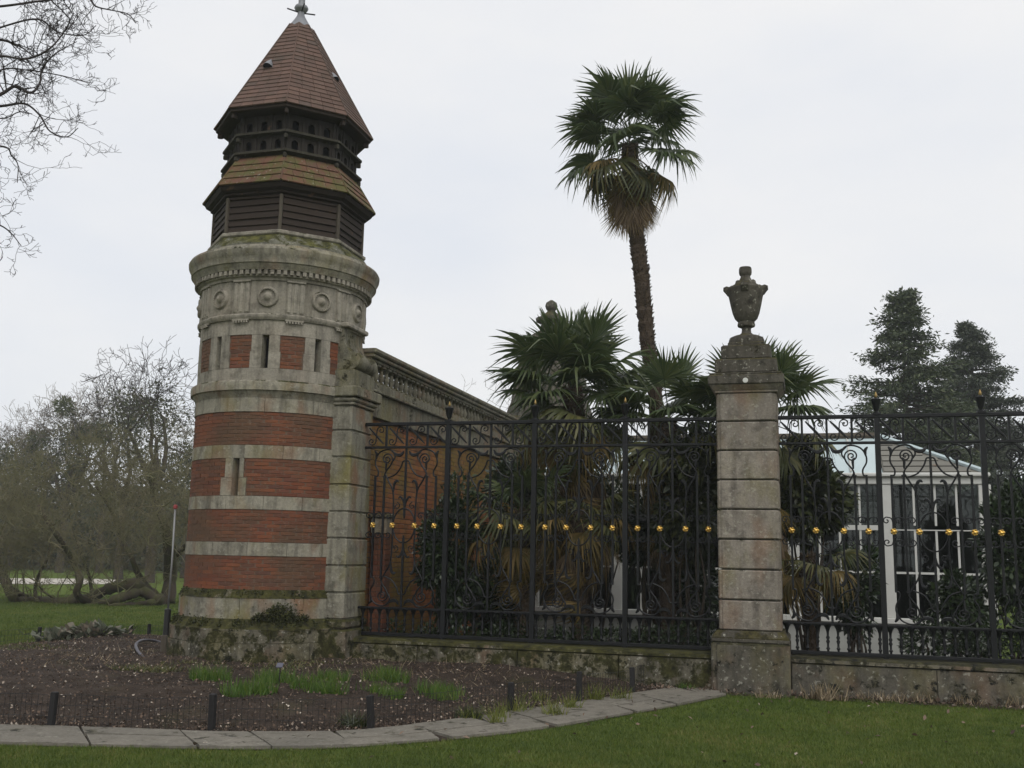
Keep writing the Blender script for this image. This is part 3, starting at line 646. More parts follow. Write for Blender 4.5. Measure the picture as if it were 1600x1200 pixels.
# eaves and spire
b = MB(); b.loft([octr(0.93, 7.79), octr(1.13, 7.80), octr(1.165, 7.815), octr(1.17, 7.865), octr(0.8, 8.3)]); b.build('spire_eaves', MAT['board'], tower)
for i in range(8):
    c_ = MB(); c_.box(pol(22.5+45*i, 1.09, 7.765), (0.05, 0.09, 0.08), Matrix.Rotation(rad(22.5+45*i), 3, 'Z'), ch=0.012); c_.build('eaves_bracket', MAT['board'], tower)
sp_ = MB(); sp_.loft([octr(1.165, 7.86), octr(0.19, 9.58)]); sp_o = sp_.build('spire_roof', MAT['tile'], tower)
roof_tiles(1.18, 7.86, 0.185, 9.60, 21, 0.17, MAT['tile'], sp_o, 0, 205)
for i in range(8): MB().tube([pol(22.5+45*i, 1.20, 7.87), pol(22.5+45*i, 0.205, 9.61)], 0.009, 6).build('hip_ridge', MAT['tile'], sp_o)
for t, fr_ in ((0, 0.44), (90, 0.44)):                              # lead hoods over the vents
    pr = apo(1.18+(0.185-1.18)*fr_)+0.02; pz = 7.86+1.74*fr_; inc = math.atan2(apo(1.18)-apo(0.185), 1.74)
    h = MB(); rings = []
    for s_, q in ((0, 1.0), (0.10, 0.62), (0.2, 0.04)):
        rings.append([(0.075*q*math.cos(a), -0.085*q*math.sin(a)-0.004, s_) for a in np.linspace(0, PI, 9)])
    h.loft(rings, False, False, closed=False)
    ho = link('vent_hood', h.mesh('vent_hood', MAT['lead'], True), tower, matrix=Matrix.Translation(pol(t, pr, pz)) @ Matrix.Rotation(rad(t+ (4 if t == 0 else -20)), 4, 'Z') @ Matrix.Translation((-0.1 if t == 0 else -0.1, 0, 0)) @ Matrix.Rotation(-inc, 4, 'X'))
    d = MB(); d.add([(0.07*math.cos(a), -0.08*math.sin(a)-0.002, 0.012) for a in np.linspace(0, PI, 9)], [tuple(range(9))]); link('vent_shade_face', d.mesh('vent_shade_face', MAT['dark']), ho)  # near-black face painted as the shade under the hood
fn = MB(); fn.lathe([(0.19, 9.565), (0.20, 9.58), (0.165, 9.64), (0.11, 9.73), (0.07, 9.80), (0.055, 9.84)], 24)
fn.build('lead_cap', MAT['lead'], tower, True, 50)
fn = MB(); fn.lathe([(0.05, 9.83), (0.055, 9.86), (0.05, 9.88), (0.095, 9.92), (0.11, 9.95), (0.095, 9.985), (0.055, 10.0), (0.05, 10.05), (0.055, 10.16), (0.075, 10.22), (0.06, 10.30), (0.02, 10.38), (0.004, 10.55)], 20)
fn.build('finial', MAT['lead'], tower, True, 50)
for t in (40, 130, 220, 310): MB().tube([pol(t, 0.04, 9.88), pol(t, 0.22, 9.93 if t in (40, 220) else 9.90)], 0.011, 6).build('vane_rod', MAT['iron'], tower)

# plinth of the tower
lathe_part('plinth_slope', [(0.9, 1.075), (TR+0.004, 1.073), (1.19, 0.985), (1.20, 0.965), (0.9, 0.96)], MAT['mossy'])
ring_blocks('plinth_stone', MAT['pier'], 0.69, 0.965, 1.195, 9, 12, tower)
lathe_part('plinth_ledge', [(0.9, 0.705), (1.195, 0.70), (1.27, 0.595), (1.30, 0.575), (1.30, 0.555), (0.9, 0.55)], MAT['mossy'])
ring_blocks('plinth_stone', MAT['mossy'], 0.40, 0.555, 1.295, 9, -8, tower)
ring_blocks('plinth_stone', MAT['mossy'], -0.05, 0.40, 1.315, 8, 10, tower)

# square corner pier where the railing ends
PXR = -6.0-TX; PY0 = 12.93-TY; PY1 = 13.63-TY; PXL = 0.55
pier = MB(); pier.box(((PXL+PXR-0.02)/2, (PY0+PY1)/2, 1.9), (PXR-0.02-PXL, PY1-PY0-0.04, 3.6)); pier_o = pier.build('corner_pier', MAT['pier'], tower)
js = [3.60, 3.25, 2.88, 2.50, 2.13, 1.77, 1.40, 1.04, 0.69]
for a, b in zip(js[1:], js[:-1]):
    m_ = MB(); m_.box(((PXL+PXR)/2, (PY0+PY1)/2, (a+b)/2), (PXR-PXL, PY1-PY0, b-a-0.022), ch=0.010); m_.build('pier_stone', MAT['pier'], pier_o)
def pier_box(name, ov, z0, z1, mat, ch=0.012, x0=PXL):
    m_ = MB(); m_.box(((x0+PXR+ov)/2, (PY0+PY1)/2, (z0+z1)/2), (PXR+ov-x0, PY1-PY0+2*ov, z1-z0), ch=ch); return m_.build(name, mat, pier_o)
pier_box('pier_capital', 0.025, 3.605, 3.65, MAT['stone']); pier_box('pier_capital', 0.055, 3.652, 3.715, MAT['stone'], 0.02); pier_box('pier_capital', 0.095, 3.717, 3.862, MAT['balstone'], 0.015)
pier_box('pedestal', 0.0, 3.864, 4.115, MAT['balstone'], 0.01)
# console: profile in x-z carried through the depth of the pier
def ext_y(mb, prof, y0, y1):
    mb.loft([[(x, y0, z) for x, z in prof], [(x, y1, z) for x, z in prof]]); return mb
cs = [(PXL, 4.117), (PXR-0.16, 4.117)]
cs += [(PXR-0.07+0.125*math.cos(a), 4.243+0.125*math.sin(a)) for a in np.linspace(-PI/2, PI*0.55, 10)]
cs += [tuple(p[:2]) for p in spline([(PXR-0.11, 4.39, 0), (PXR-0.16, 4.45, 0), (PXR-0.195, 4.55, 0), (PXR-0.205, 4.72, 0)], 5)]
cs += [(PXL, 4.72)]
m_ = MB(); ext_y(m_, cs, PY0+0.03, PY1-0.03); m_.build('console', MAT['balstone'], pier_o, True, 30)
m_ = MB(); m_.box((PXR-0.33, (PY0+PY1)/2, 4.757), (0.42, PY1-PY0, 0.07), ch=0.015); m_.build('console_cap', MAT['frieze'], pier_o)
pier_box('pier_plinth', 0.035, 0.56, 0.688, MAT['mossy'], 0.03); pier_box('pier_plinth', 0.075, 0.02, 0.558, MAT['mossy'], 0.02)
# moss cushions on the plinth ledges
mp_ = []; rg = np.random.default_rng(5)
for (r, z, nn, hs) in ((1.24, 0.62, 2600, 0.035), (1.16, 1.02, 1300, 0.022)):
    th = rg.uniform(-70, 75, nn); cl = np.sin(th*0.21+r*9)+np.sin(th*0.53+1)+0.7*np.sin(th*1.31); kk = cl > 0.1
    th = th[kk]; h = np.abs(rg.normal(size=len(th)))*hs; d = rg.normal(size=len(th))*0.02
    mp_.append(np.stack([(r+d)*np.sin(np.radians(th)), -(r+d)*np.cos(np.radians(th)), z-d*1.1+h], 1))
for (t, z, n_, s_) in ((37, 0.78, 700, 0.075), (33, 0.74, 500, 0.06), (44, 0.73, 300, 0.045), (52, 0.71, 150, 0.03), (24, 0.72, 200, 0.03)):
    q = rg.normal(size=(n_, 3))*np.array([s_*1.3, s_*0.35, s_*0.75]); c_ = np.array(pol(t, 1.225, z)); a = rad(t)
    mp_.append(np.stack([c_[0]+q[:, 0]*math.cos(a)-q[:, 1]*math.sin(a), c_[1]+q[:, 0]*math.sin(a)+q[:, 1]*math.cos(a), np.maximum(c_[2]+q[:, 2], 0.62)], 1))
V, Q = leaves(np.concatenate(mp_), 0.028, rg, 0.8, 0.2)
props(link('moss', np_mesh('moss', V, Q, MAT['moss']), tower), kind='stuff')
# ------------------------------------------------------------------ gate pillar and urn
PCX, PCY = -0.677, 13.47
pillar = empty('stone_pillar', (PCX, PCY, 0), 'square banded grey stone pillar with stepped cap between the iron railings', 'pillar')
def sq(name, half, z0, z1, mat, ch=0.012, parent=pillar, half1=None):
    m_ = MB()
    if half1 is None: m_.box((0, 0, (z0+z1)/2), (2*half, 2*half, z1-z0), ch=ch)
    else: m_.loft([[(-half, -half, z0), (half, -half, z0), (half, half, z0), (-half, half, z0)], [(-half1, -half1, z1), (half1, -half1, z1), (half1, half1, z1), (-half1, half1, z1)]])
    return m_.build(name, mat, parent)
sq('core', 0.34, 0.5, 3.7, MAT['capstone'], 0.0)
def notched(half, pr, nt_, z0, z1, ch):
    """square block whose corners are rebated by pr over a width nt_"""
    def ring(i, z):
        h = half-i; a = half-nt_; r = half-pr-i
        return [(-a, -h, z), (a, -h, z), (a, -r, z), (r, -r, z), (r, -a, z), (h, -a, z), (h, a, z), (r, a, z), (r, r, z), (a, r, z), (a, h, z), (-a, h, z), (-a, r, z), (-r, r, z), (-r, a, z), (-h, a, z), (-h, -a, z), (-r, -a, z), (-r, -r, z), (-a, -r, z)]
    return MB().loft([ring(ch, z0), ring(0, z0+ch), ring(0, z1-ch), ring(ch, z1)])
for i in range(8):
    z0 = 0.735+0.368*i; notched(0.378+random.uniform(-.004, .003), 0.018, 0.055, z0+0.009, z0+0.359, 0.012).build('shaft_block', MAT['pillar'], pillar)
sq('plinth', 0.465, -0.05, 0.60, MAT['wallstone'], 0.02)
m_ = MB(); m_.box((0, -0.472, 0.27), (0.80, 0.03, 0.62), ch=0.01); m_.build('plinth_panel', MAT['wallstone'], pillar)
sq('plinth_weathering', 0.462, 0.60, 0.655, MAT['capstone'], 0.01); sq('plinth_weathering', 0.462, 0.656, 0.735, MAT['capstone'], half1=0.40)
sq('capital', 0.39, 3.675, 3.705, MAT['pillar'], 0.006); sq('capital', 0.395, 3.706, 3.77, MAT['pillar'], half1=0.452)
sq('cap_slab', 0.468, 3.772, 3.90, MAT['capstone'], 0.014); sq('cap_slab', 0.45, 3.902, 3.925, MAT['capstone'], 0.008)
sq('cap_step', 0.385, 3.927, 4.118, MAT['capstone'], 0.02); sq('cap_step', 0.31, 4.12, 4.31, MAT['capstone'], 0.02)
d = MB(); rings = [[(r*math.cos(a), -0.47-dd, 3.815+r*math.sin(a)) for a in np.linspace(0, 2*PI, 20, endpoint=False)] for r, dd in ((0.033, 0), (0.033, 0.004), (0.028, 0.007))]
d.loft(rings); d.build('white_disc', MAT['white'], pillar)
urn = empty('stone_urn', (PCX, PCY, 4.312), 'weathered dark stone urn with masks standing on the pillar cap', 'urn'); urn.scale = (0.97, 0.97, 1.11)
q = 0.00213; c0 = 535
def up(y): return (c0-y)*q
prof = [(0.232, 0.0), (0.238, up(520)), (0.236, up(492)), (0.222, up(476)), (0.17, up(466)), (0.10, up(458)), (0.066, up(446)), (0.060, up(430)), (0.064, up(418)), (0.112, up(410)), (0.118, up(402)), (0.112, up(390)), (0.108, up(384)), (0.150, up(365)), (0.178, up(335)), (0.203, up(290)), (0.222, up(250)), (0.232, up(232)), (0.236, up(226)), (0.236, up(220)), (0.244, up(212)), (0.250, up(198)), (0.232, up(188)), (0.175, up(176)), (0.125, up(160)), (0.082, up(142)), (0.066, up(128)), (0.064, up(120)), (0.080, up(112)), (0.086, up(100)), (0.085, up(80)), (0.076, up(70)), (0.0, up(68))]
m_ = MB(); m_.lathe(prof, 36); m_.build('body', MAT['capstone'], urn, True, 45)
sqb = MB(); sqb.box((0, 0, 0.022), (0.47, 0.47, 0.044), ch=0.01); sqb.build('foot', MAT['capstone'], urn)
for i in range(4):
    e_ = MB(); a = i*PI/2; prof2 = [(0.205, up(235)), (0.245, up(228)), (0.272, up(212)), (0.298, up(200)), (0.295, up(184)), (0.262, up(178)), (0.225, up(183)), (0.19, up(175))]
    rings = [[(x, w, z) for x, z in prof2] for w in (-0.05, -0.035, 0.035, 0.05)]
    rings[0] = [(x*0.96, w, z) for (x, w, z) in rings[0]]; rings[-1] = [(x*0.96, w, z) for (x, w, z) in rings[-1]]
    e_.loft(rings); e_.build('mask', MAT['capstone'], urn, rot=(0, 0, a))
    e_ = MB(); e_.lathe([(0.0, -0.04), (0.03, -0.03), (0.04, 0.0), (0.03, 0.03), (0.0, 0.045)], 10, (0.10, 0, up(160))); e_.build('boss', MAT['capstone'], urn, rot=(0, 0, a))

# ------------------------------------------------------------------ low walls under the railings
FY = 13.40; LWT = 0.44
def low_wall(x0, x1, cuts, label, mat):
    w = empty('low_wall', ((x0+x1)/2, FY, 0), label, 'wall'); cx = (x0+x1)/2
    xs_ = [x0]+cuts+[x1]
    for a, b in zip(xs_[:-1], xs_[1:]):
        m_ = MB(); m_.box(((a+b)/2-cx, 0, (LWT-0.05)/2-0.03), (b-a-0.006, 0.56+random.uniform(-.006, .006), LWT-0.012), ch=0.008); m_.build('wall_stone', mat, w)
    xs_ = [x0]+[c_+0.4 for c_ in cuts]+[x1]
    for a, b in zip(xs_[:-1], xs_[1:]):
        if b-a < 0.05: continue
        m_ = MB(); m_.loft([[(a-cx+.002, -0.295, LWT-0.05), (a-cx+.002, 0.295, LWT-0.05), (a-cx+.002, 0.285, LWT-0.012), (a-cx+.002, 0.22, LWT+0.012), (a-cx+.002, -0.22, LWT+0.012), (a-cx+.002, -0.285, LWT-0.012)],
                            [(b-cx-.002, -0.295, LWT-0.05), (b-cx-.002, 0.295, LWT-0.05), (b-cx-.002, 0.285, LWT-0.012), (b-cx-.002, 0.22, LWT+0.012), (b-cx-.002, -0.22, LWT+0.012), (b-cx-.002, -0.285, LWT-0.012)]])
        m_.build('coping_stone', mat, w)
    return w
low_wall(-5.93, -1.145, [-5.0, -3.62, -2.30], 'low mossy stone wall between the round tower and the pillar', MAT['mossy'])
low_wall(-0.207, 6.4, [1.42, 2.9, 4.4], 'low blotched stone wall running from the pillar past the white conservatory', MAT['wallstone'])

# ------------------------------------------------------------------ wrought iron railings
ZT, Z2, ZM, ZB = 3.385, 3.055, 0.835, 0.50
ZC = (Z2+ZM)/2; ZR = 1.965
def tubeuz(mb, pts, r=0.0135, n=6): mb.tube([(u, 0, z) for u, z in pts], r*0.86, n)
def spiral(cx, cz, r_in, r_out, a_out, turns, sgn, n=28):
    out = []
    for i in range(n+1):
        t = i/n; a = a_out+sgn*turns*2*PI*(1-t)*-1; r = r_out*(1-t)**0 * (r_in+(r_out-r_in)*t)/r_out if False else r_in+(r_out-r_in)*t**1.15
        out.append((cx+r*math.cos(a_out-sgn*turns*2*PI*(1-t)), cz+r*math.sin(a_out-sgn*turns*2*PI*(1-t))))
    return out
def leaf(mb, pts, w=0.026):
    pts = spline([(p[0], p[1], 0) for p in pts], 5); m_ = len(pts)
    mb.tube([(p[0], 0, p[1]) for p in pts], [0.006+w*math.sin(PI*min(1, (i+0.6)/(m_)))**0.8*0.75 for i in range(m_)], 5)
def fence_meshes(Wb):
    H = Wb/2; D = {}
    # big corner scroll of the upper left quarter, u measured from the bay's centre bar
    m_ = MB(); cu, cz = -0.285, Z2-0.165
    sp1 = spiral(cu, cz, 0.012, 0.085, rad(-20), 1.9, -1)
    tubeuz(m_, sp1, 0.012)
    tail = spline([(sp1[-1][0], sp1[-1][1], 0), (cu+0.055, cz-0.085, 0), (cu-0.01, cz-0.17, 0), (cu-0.03, cz-0.235, 0), (cu-0.055, cz-0.25, 0)], 6)
    tubeuz(m_, [(p[0], p[1]) for p in tail], 0.014)
    top = spline([(cu+0.085, cz-0.03, 0), (cu+0.115, cz+0.03, 0), (cu+0.085, cz+0.105, 0), (cu+0.0, cz+0.135, 0), (cu-0.11, cz+0.10, 0), (cu-0.17, cz+0.01, 0), (cu-0.175, cz-0.08, 0), (cu-0.13, cz-0.17, 0), (cu-0.135, cz-0.235, 0), (cu-0.165, cz-0.245, 0)], 6)
    tubeuz(m_, [(p[0], p[1]) for p in top], 0.0135)
    leaf(m_, [(cu+0.06, cz+0.115), (cu+0.14, cz+0.06), (cu+0.21, cz+0.065), (cu+0.245, cz+0.115)])
    leaf(m_, [(cu-0.17, cz+0.0), (cu-0.165, cz+0.07), (cu-0.195, cz+0.115)], 0.02)
    leaf(m_, [(cu-0.02, cz-0.16), (cu-0.015, cz-0.06), (cu-0.04, cz-0.02)], 0.016)
    D['scroll'] = m_
    # S bar carrying the inner rosette
    m_ = MB(); sb = spline([(cu-0.03, cz-0.20, 0), (cu+0.03, cz-0.31, 0), (-0.185, 2.45, 0), (-0.165, 2.25, 0), (-0.165, ZR, 0)], 7)
    tubeuz(m_, [(p[0], p[1]) for p in sb], 0.014)
    leaf(m_, [(-0.175, 2.42), (-0.165, 2.54), (-0.13, 2.585), (-0.10, 2.565)], 0.02)
    tubeuz(m_, spiral(-0.115, 2.235, 0.01, 0.05, rad(90), 1.1, 1, 14), 0.009, 5); tubeuz(m_, [(-0.165, 2.16), (-0.15, 2.22), (-0.165, 2.25)], 0.009, 5)
    D['curved_bar'] = m_
    # bracket between the centre bar and the S bar
    m_ = MB(); br = spline([(0.0, Z2-0.19, 0), (-0.045, Z2-0.20, 0), (-0.075, Z2-0.28, 0), (-0.15, Z2-0.38, 0), (-0.265, Z2-0.43, 0)], 6)
    tubeuz(m_, [(p[0], p[1]) for p in br], 0.013); D['bracket'] = m_
    m_ = MB(); a_ = [(0.163*math.cos(a), ZR+0.235*math.sin(a)) for a in np.linspace(rad(8), rad(172), 22)]; tubeuz(m_, a_, 0.0125); D['ring_arc'] = m_
    # C curl pair beside an outer bar
    m_ = MB()
    for s_ in (-1, 1):
        sp = spiral(s_*0.075, ZR+0.13, 0.008, 0.045, rad(90), 1.05, 1*s_, 16); tubeuz(m_, sp, 0.009, 5)
        tubeuz(m_, [(p[0], p[1]) for p in spline([(s_*0.075, ZR+0.175, 0), (s_*0.02, ZR+0.155, 0), (0.0, ZR+0.07, 0)], 5)], 0.009, 5)
    D['curl'] = m_
    m_ = MB(); leaf(m_, [(0, 2.18), (0.02, 2.30), (0.065, 2.36), (0.095, 2.34)], 0.014); leaf(m_, [(0, 2.18), (-0.02, 2.30), (-0.065, 2.36), (-0.095, 2.34)], 0.014); leaf(m_, [(0, 2.06), (0.002, 2.12), (0, 2.20)], 0.014); D['fleur'] = m_
    P4 = Wb/4; m_ = MB(); hz = (ZT+Z2)/2; hh = (ZT-Z2)/2
    sp = spiral(-P4*0.22, Z2+0.085, 0.01, 0.062, rad(0), 1.3, 1, 18)
    sp2 = [(-u, 2*hz-z) for u, z in sp]
    tubeuz(m_, sp + [(p[0], p[1]) for p in spline([(sp[-1][0], sp[-1][1], 0), (0.0, hz, 0), (sp2[-1][0], sp2[-1][1], 0)], 5)] + sp2[::-1], 0.010)
    leaf(m_, [(-P4*0.36, ZT-0.05), (0, hz), (P4*0.36, Z2+0.05)], 0.016); D['spear_scroll'] = m_
    m_ = MB(); m_.box((0, 0, hz), (0.028, 0.028, ZT-Z2)); D['panel_bar'] = m_
    m_ = MB(); m_.box((0, 0, (Z2-0.40+ZC*2-Z2+0.40)/2), (0.027, 0.027, 2*(Z2-0.40-ZC))); D['upright_bar'] = m_
    m_ = MB(); m_.box((0, 0, (2.10+Z2)/2), (0.027, 0.027, Z2-2.10)); D['centre_bar'] = m_
    m_ = MB(); m_.lathe([(0.012, ZB), (0.014, ZB+0.03), (0.026, ZB+0.045), (0.014, ZB+0.06), (0.013, ZB+0.10), (0.024, ZB+0.13), (0.013, ZB+0.15), (0.024, ZB+0.175), (0.013, ZB+0.2), (0.016, ZB+0.245), (0.030, ZB+0.29), (0.046, ZB+0.315), (0.052, ZM)], 8); D['baluster'] = m_
    m_ = MB(); n = 24
    for prof_, z_ in ((0.026, 0.0),):
        rings = []
        for f_, d_ in ((0.2, -0.004), (1.0, 0.0), (1.0, 0.012), (0.7, 0.020), (0.42, 0.014), (0.36, 0.026), (0.02, 0.032)):
            ring = []
            for i in range(n*2):
                a = 2*PI*i/(n*2); rr_ = 0.039*f_*(1+0.09*math.cos(5*a) if f_ > 0.5 else 1); ring.append((rr_*math.cos(a), -0.018-d_*(1+(0.55*math.cos(5*a) if 0.5 < f_ < 0.9 else 0)), rr_*math.sin(a)))
            rings.append(ring)
        m_.loft(rings)
    D['rosette'] = m_
    m_ = MB(); m_.box((0, 0, (ZB-0.06+ZT)/2), (0.064, 0.064, ZT-ZB+0.06)); m_.box((0, 0, ZT+0.03), (0.10, 0.10, 0.025)); D['post'] = m_
    m_ = MB(); m_.lathe([(0.026, ZT+0.04), (0.020, ZT+0.06), (0.028, ZT+0.075), (0.040, ZT+0.11), (0.056, ZT+0.19), (0.062, ZT+0.20), (0.062, ZT+0.215), (0.03, ZT+0.225), (0.022, ZT+0.235)], 12); D['finial_cup'] = m_
    m_ = MB(); m_.lathe([(0.010, ZT+0.232), (0.018, ZT+0.248), (0.020, ZT+0.265), (0.012, ZT+0.285), (0.003, ZT+0.31)], 10); D['finial_flame'] = m_
    out = {}
    for k_, b in D.items(): out[k_] = b.mesh(k_, MAT['gold'] if k_ == 'rosette' else MAT['dullgold'] if k_ == 'finial_flame' else MAT['iron'], k_ not in ('post', 'panel_bar', 'upright_bar', 'centre_bar'), 50)
    return out
def railing(x0, Wb, nb, xa, xb, label):
    """posts stand at x0+Wb*i; rails run xa..xb"""
    fe = empty('iron_railing', ((xa+xb)/2, FY, LWT), label, 'railing'); cx = (xa+xb)/2; D = fence_meshes(Wb); MZ = Matrix.Translation((0, 0, -LWT))
    def put(name, u, M=None, parent=fe):
        return link(name, D[name], parent, matrix=Matrix.Translation((u-cx, 0, 0)) @ MZ @ (M if M is not None else Matrix()))
    FX = Matrix.Diagonal((-1, 1, 1, 1)); FZ = Matrix.Translation((0, 0, 2*ZC)) @ Matrix.Diagonal((1, 1, -1, 1)); FR = Matrix.Translation((0, 0, 2*ZR)) @ Matrix.Diagonal((1, 1, -1, 1))
    for z, h, dy, ys_ in ((ZT, 0.045, 0.075, 0), (Z2, 0.034, 0.045, 0), (ZM, 0.034, 0.06, 0), (ZB-0.012, 0.045, 0.07, 0)):
        m_ = MB(); m_.box((0, 0, z-LWT), (xb-xa, dy, h), ch=0.006); m_.build('rail', MAT['iron'], fe)
    for i in range(nb+1):
        xp = x0+Wb*i
        if xa+0.06 < xp < xb-0.06:
            p = put('post', xp); fc = put('finial_cup', xp); link('finial_flame', D['finial_flame'], fc)
    for i in range(nb):
        c_ = x0+Wb*(i+0.5)
        def ok(u): return xa+0.02 < u < xb-0.02
        for j in range(4):
            u = x0+Wb*i+Wb/4*(j+0.5)
            if ok(u): put('spear_scroll', u)
            if j and ok(x0+Wb*i+Wb/4*j): put('panel_bar', x0+Wb*i+Wb/4*j)
        for sx in (1, -1):
            X = Matrix() if sx == 1 else FX
            if not ok(c_-sx*0.45): continue
            for Z in (Matrix(), FZ): put('scroll', c_, Z @ X)
            for Z in (Matrix(), FZ): put('curved_bar', c_, Z @ X)
            for Z in (Matrix(), FZ): put('bracket', c_, Z @ X)
            for du in (0.455, 0.315): put('upright_bar', c_-sx*du)
            for du in (0.455, 0.165): put('rosette', c_-sx*du, Matrix.Translation((0, 0, ZR)))
            for du in (0.455, 0.315):
                for Z in (Matrix(), FR): put('curl', c_-sx*du, Z)
        for Z in (Matrix(), FR): put('ring_arc', c_, Z); 
        for Z in (Matrix(), FZ): put('centre_bar', c_, Z); put('fleur', c_, Z)
        m_ = None
        nbal = 10
        for j in range(nbal):
            u = x0+Wb*i+Wb/nbal*(j+0.5)
            if ok(u): put('baluster', u)
    return fe
railing(-5.985, 1.24, 4, -5.995, -1.055, 'black scrolled iron railing with gold rosettes between the tower and the pillar')
railing(-0.31, 1.2, 5, -0.30, 5.69, 'black scrolled iron railing with gold rosettes in front of the white conservatory')

# ------------------------------------------------------------------ garden wall with balustrade
WX = -6.04; WY0, WY1 = 13.64, 24.4
gw = empty('garden_wall', (WX-0.22, (WY0+WY1)/2, 0), 'high brick garden wall with stone balustrade running back from the tower', 'wall'); gcx, gcy = WX-0.22, (WY0+WY1)/2
def gbox(name, x0, x1, z0, z1, mat, ch=0.01, y0=WY0, y1=WY1, parent=gw):
    m_ = MB(); m_.box(((x0+x1)/2-gcx, (y0+y1)/2-gcy, (z0+z1)/2), (x1-x0, y1-y0, z1-z0), ch=ch); return m_.build(name, mat, parent)
wb = gbox('brickwork', WX-0.46, WX-0.066, -0.05, 3.55, MAT['mortar'], 0)
bmm = MB(); bmm.box((0, 0, 0), (0.03, 0.215, 0.064), ch=0.004); bme = bmm.mesh('brick', MAT['wallbrick'])
lst = []
for r_ in range(47):
    z = 0.06+0.0745*r_
    for i in range(46):
        y = WY0+0.06+0.232*(i+0.5*(r_ % 2)); lst.append((y, z))
lst.sort(key=lambda q: q[0]-0.02*q[1]); rest = MB()
for n_, (y, z) in enumerate([q for q in lst if q[1] > 1.1] + [q for q in lst if q[1] <= 1.1]):
    x = WX-0.075+random.uniform(-.003, .003)
    if n_ < 300: link('brick', bme, wb, (x-gcx, y-gcy, z))
    else: rest.box((x-gcx, y-gcy, z), (0.03, 0.215, 0.064))
props(rest.build('brick_far', MAT['wallbrick'], wb), kind='stuff')
y = WY0
while y < WY1-0.3:                                       # frieze stones, plinth stones and rail lengths
    y2 = min(WY1, y+random.uniform(1.1, 1.5)); 
    gbox('frieze_stone', WX-0.44, WX-0.005+random.uniform(-.004, .004), 3.552, 3.90, MAT['balstone'], 0.006, y+0.003, y2-0.003); y = y2
gbox('drip_course', WX-0.46, WX+0.05, 3.902, 3.945, MAT['balstone'], 0.012)
gbox('balustrade_plinth', WX-0.40, WX-0.025, 3.947, 4.075, MAT['balstone'], 0.01)
bl = MB(); bl.box((0, 0, 0.012), (0.11, 0.11, 0.024)); bl.lathe([(0.045, 0.024), (0.05, 0.035), (0.03, 0.05), (0.042, 0.085), (0.050, 0.115), (0.044, 0.15), (0.030, 0.195), (0.026, 0.225), (0.04, 0.235), (0.03, 0.245), (0.045, 0.262)], 12); bl.box((0, 0, 0.276), (0.12, 0.12, 0.028)); blm = bl.mesh('baluster', MAT['balstone'], True, 40)
nb_ = int((WY1-WY0-0.3)/0.2)
for i in range(nb_): link('baluster', blm, gw, (WX-0.105-gcx, WY0+0.16+0.2*i-gcy, 4.076))
gbox('rail_bed', WX-0.36, WX-0.03, 4.368, 4.415, MAT['balstone'], 0.008)
gbox('rail', WX-0.42, WX+0.02, 4.417, 4.475, MAT['balstone'], 0.015); gbox('rail_top', WX-0.45, WX+0.05, 4.477, 4.56, MAT['balstone'], 0.025)
# short brick buttress with a stone cap against the wall
bt = empty('brick_buttress', (WX+0.10, 13.98, 0), 'short red brick buttress with stone cap against the garden wall', 'buttress')
m_ = MB(); m_.box((0, 0, 0.9), (0.20, 0.20, 1.9)); bo = m_.build('core', MAT['mortar'], bt)
bb = MB(); bb.box((0, 0, 0), (0.11, 0.22, 0.064), ch=0.003); bbm = bb.mesh('brick', MAT['brick'])
for r_ in range(24):
    for s_ in (-1, 1): link('brick', bbm, bo, (s_*0.058, 0, 0.1+0.0745*r_))
m_ = MB(); m_.box((0, 0, 1.97), (0.24, 0.24, 0.22), ch=0.01); m_.build('cap_stone', MAT['stone'], bt)
m_ = MB(); m_.box((0, 0, 2.115), (0.30, 0.30, 0.06), ch=0.015); m_.build('cap_slab', MAT['balstone'], bt)

# ------------------------------------------------------------------ domed pavilion at the far end of the wall
pv = empty('garden_pavilion', (-6.3, 25.6, 0), 'stone garden pavilion with bell shaped roof and ball finial beyond the palms', 'pavilion')
m_ = MB(); m_.box((0, 0, 2.4), (2.3, 2.3, 4.9), ch=0.03); m_.build('walls', MAT['balstone'], pv)
m_ = MB(); m_.box((0, 0, 4.93), (2.75, 2.75, 0.14), ch=0.04); m_.box((0, 0, 4.80), (2.5, 2.5, 0.12)); m_.build('cornice', MAT['capstone'], pv)
m_ = MB(); m_.lathe([(1.15, 5.0), (1.12, 5.25), (1.02, 5.5), (0.98, 5.9), (0.90, 6.4), (0.86, 6.46), (0.84, 6.55), (0.70, 6.95), (0.66, 7.0), (0.60, 7.05), (0.50, 7.3), (0.30, 7.42), (0.27, 7.55)], 8, a0=rad(22.5)); m_.build('bell_roof', MAT['capstone'], pv, True, 30)
m_ = MB(); m_.lathe([(0.27, 7.5), (0.26, 7.62), (0.40, 7.66), (0.41, 7.74), (0.28, 7.80), (0.14, 7.90), (0.10, 7.95), (0.14, 8.0), (0.165, 8.08), (0.14, 8.17), (0.04, 8.24), (0.0, 8.25)], 20); m_.build('ball_finial', MAT['capstone'], pv, True, 50)

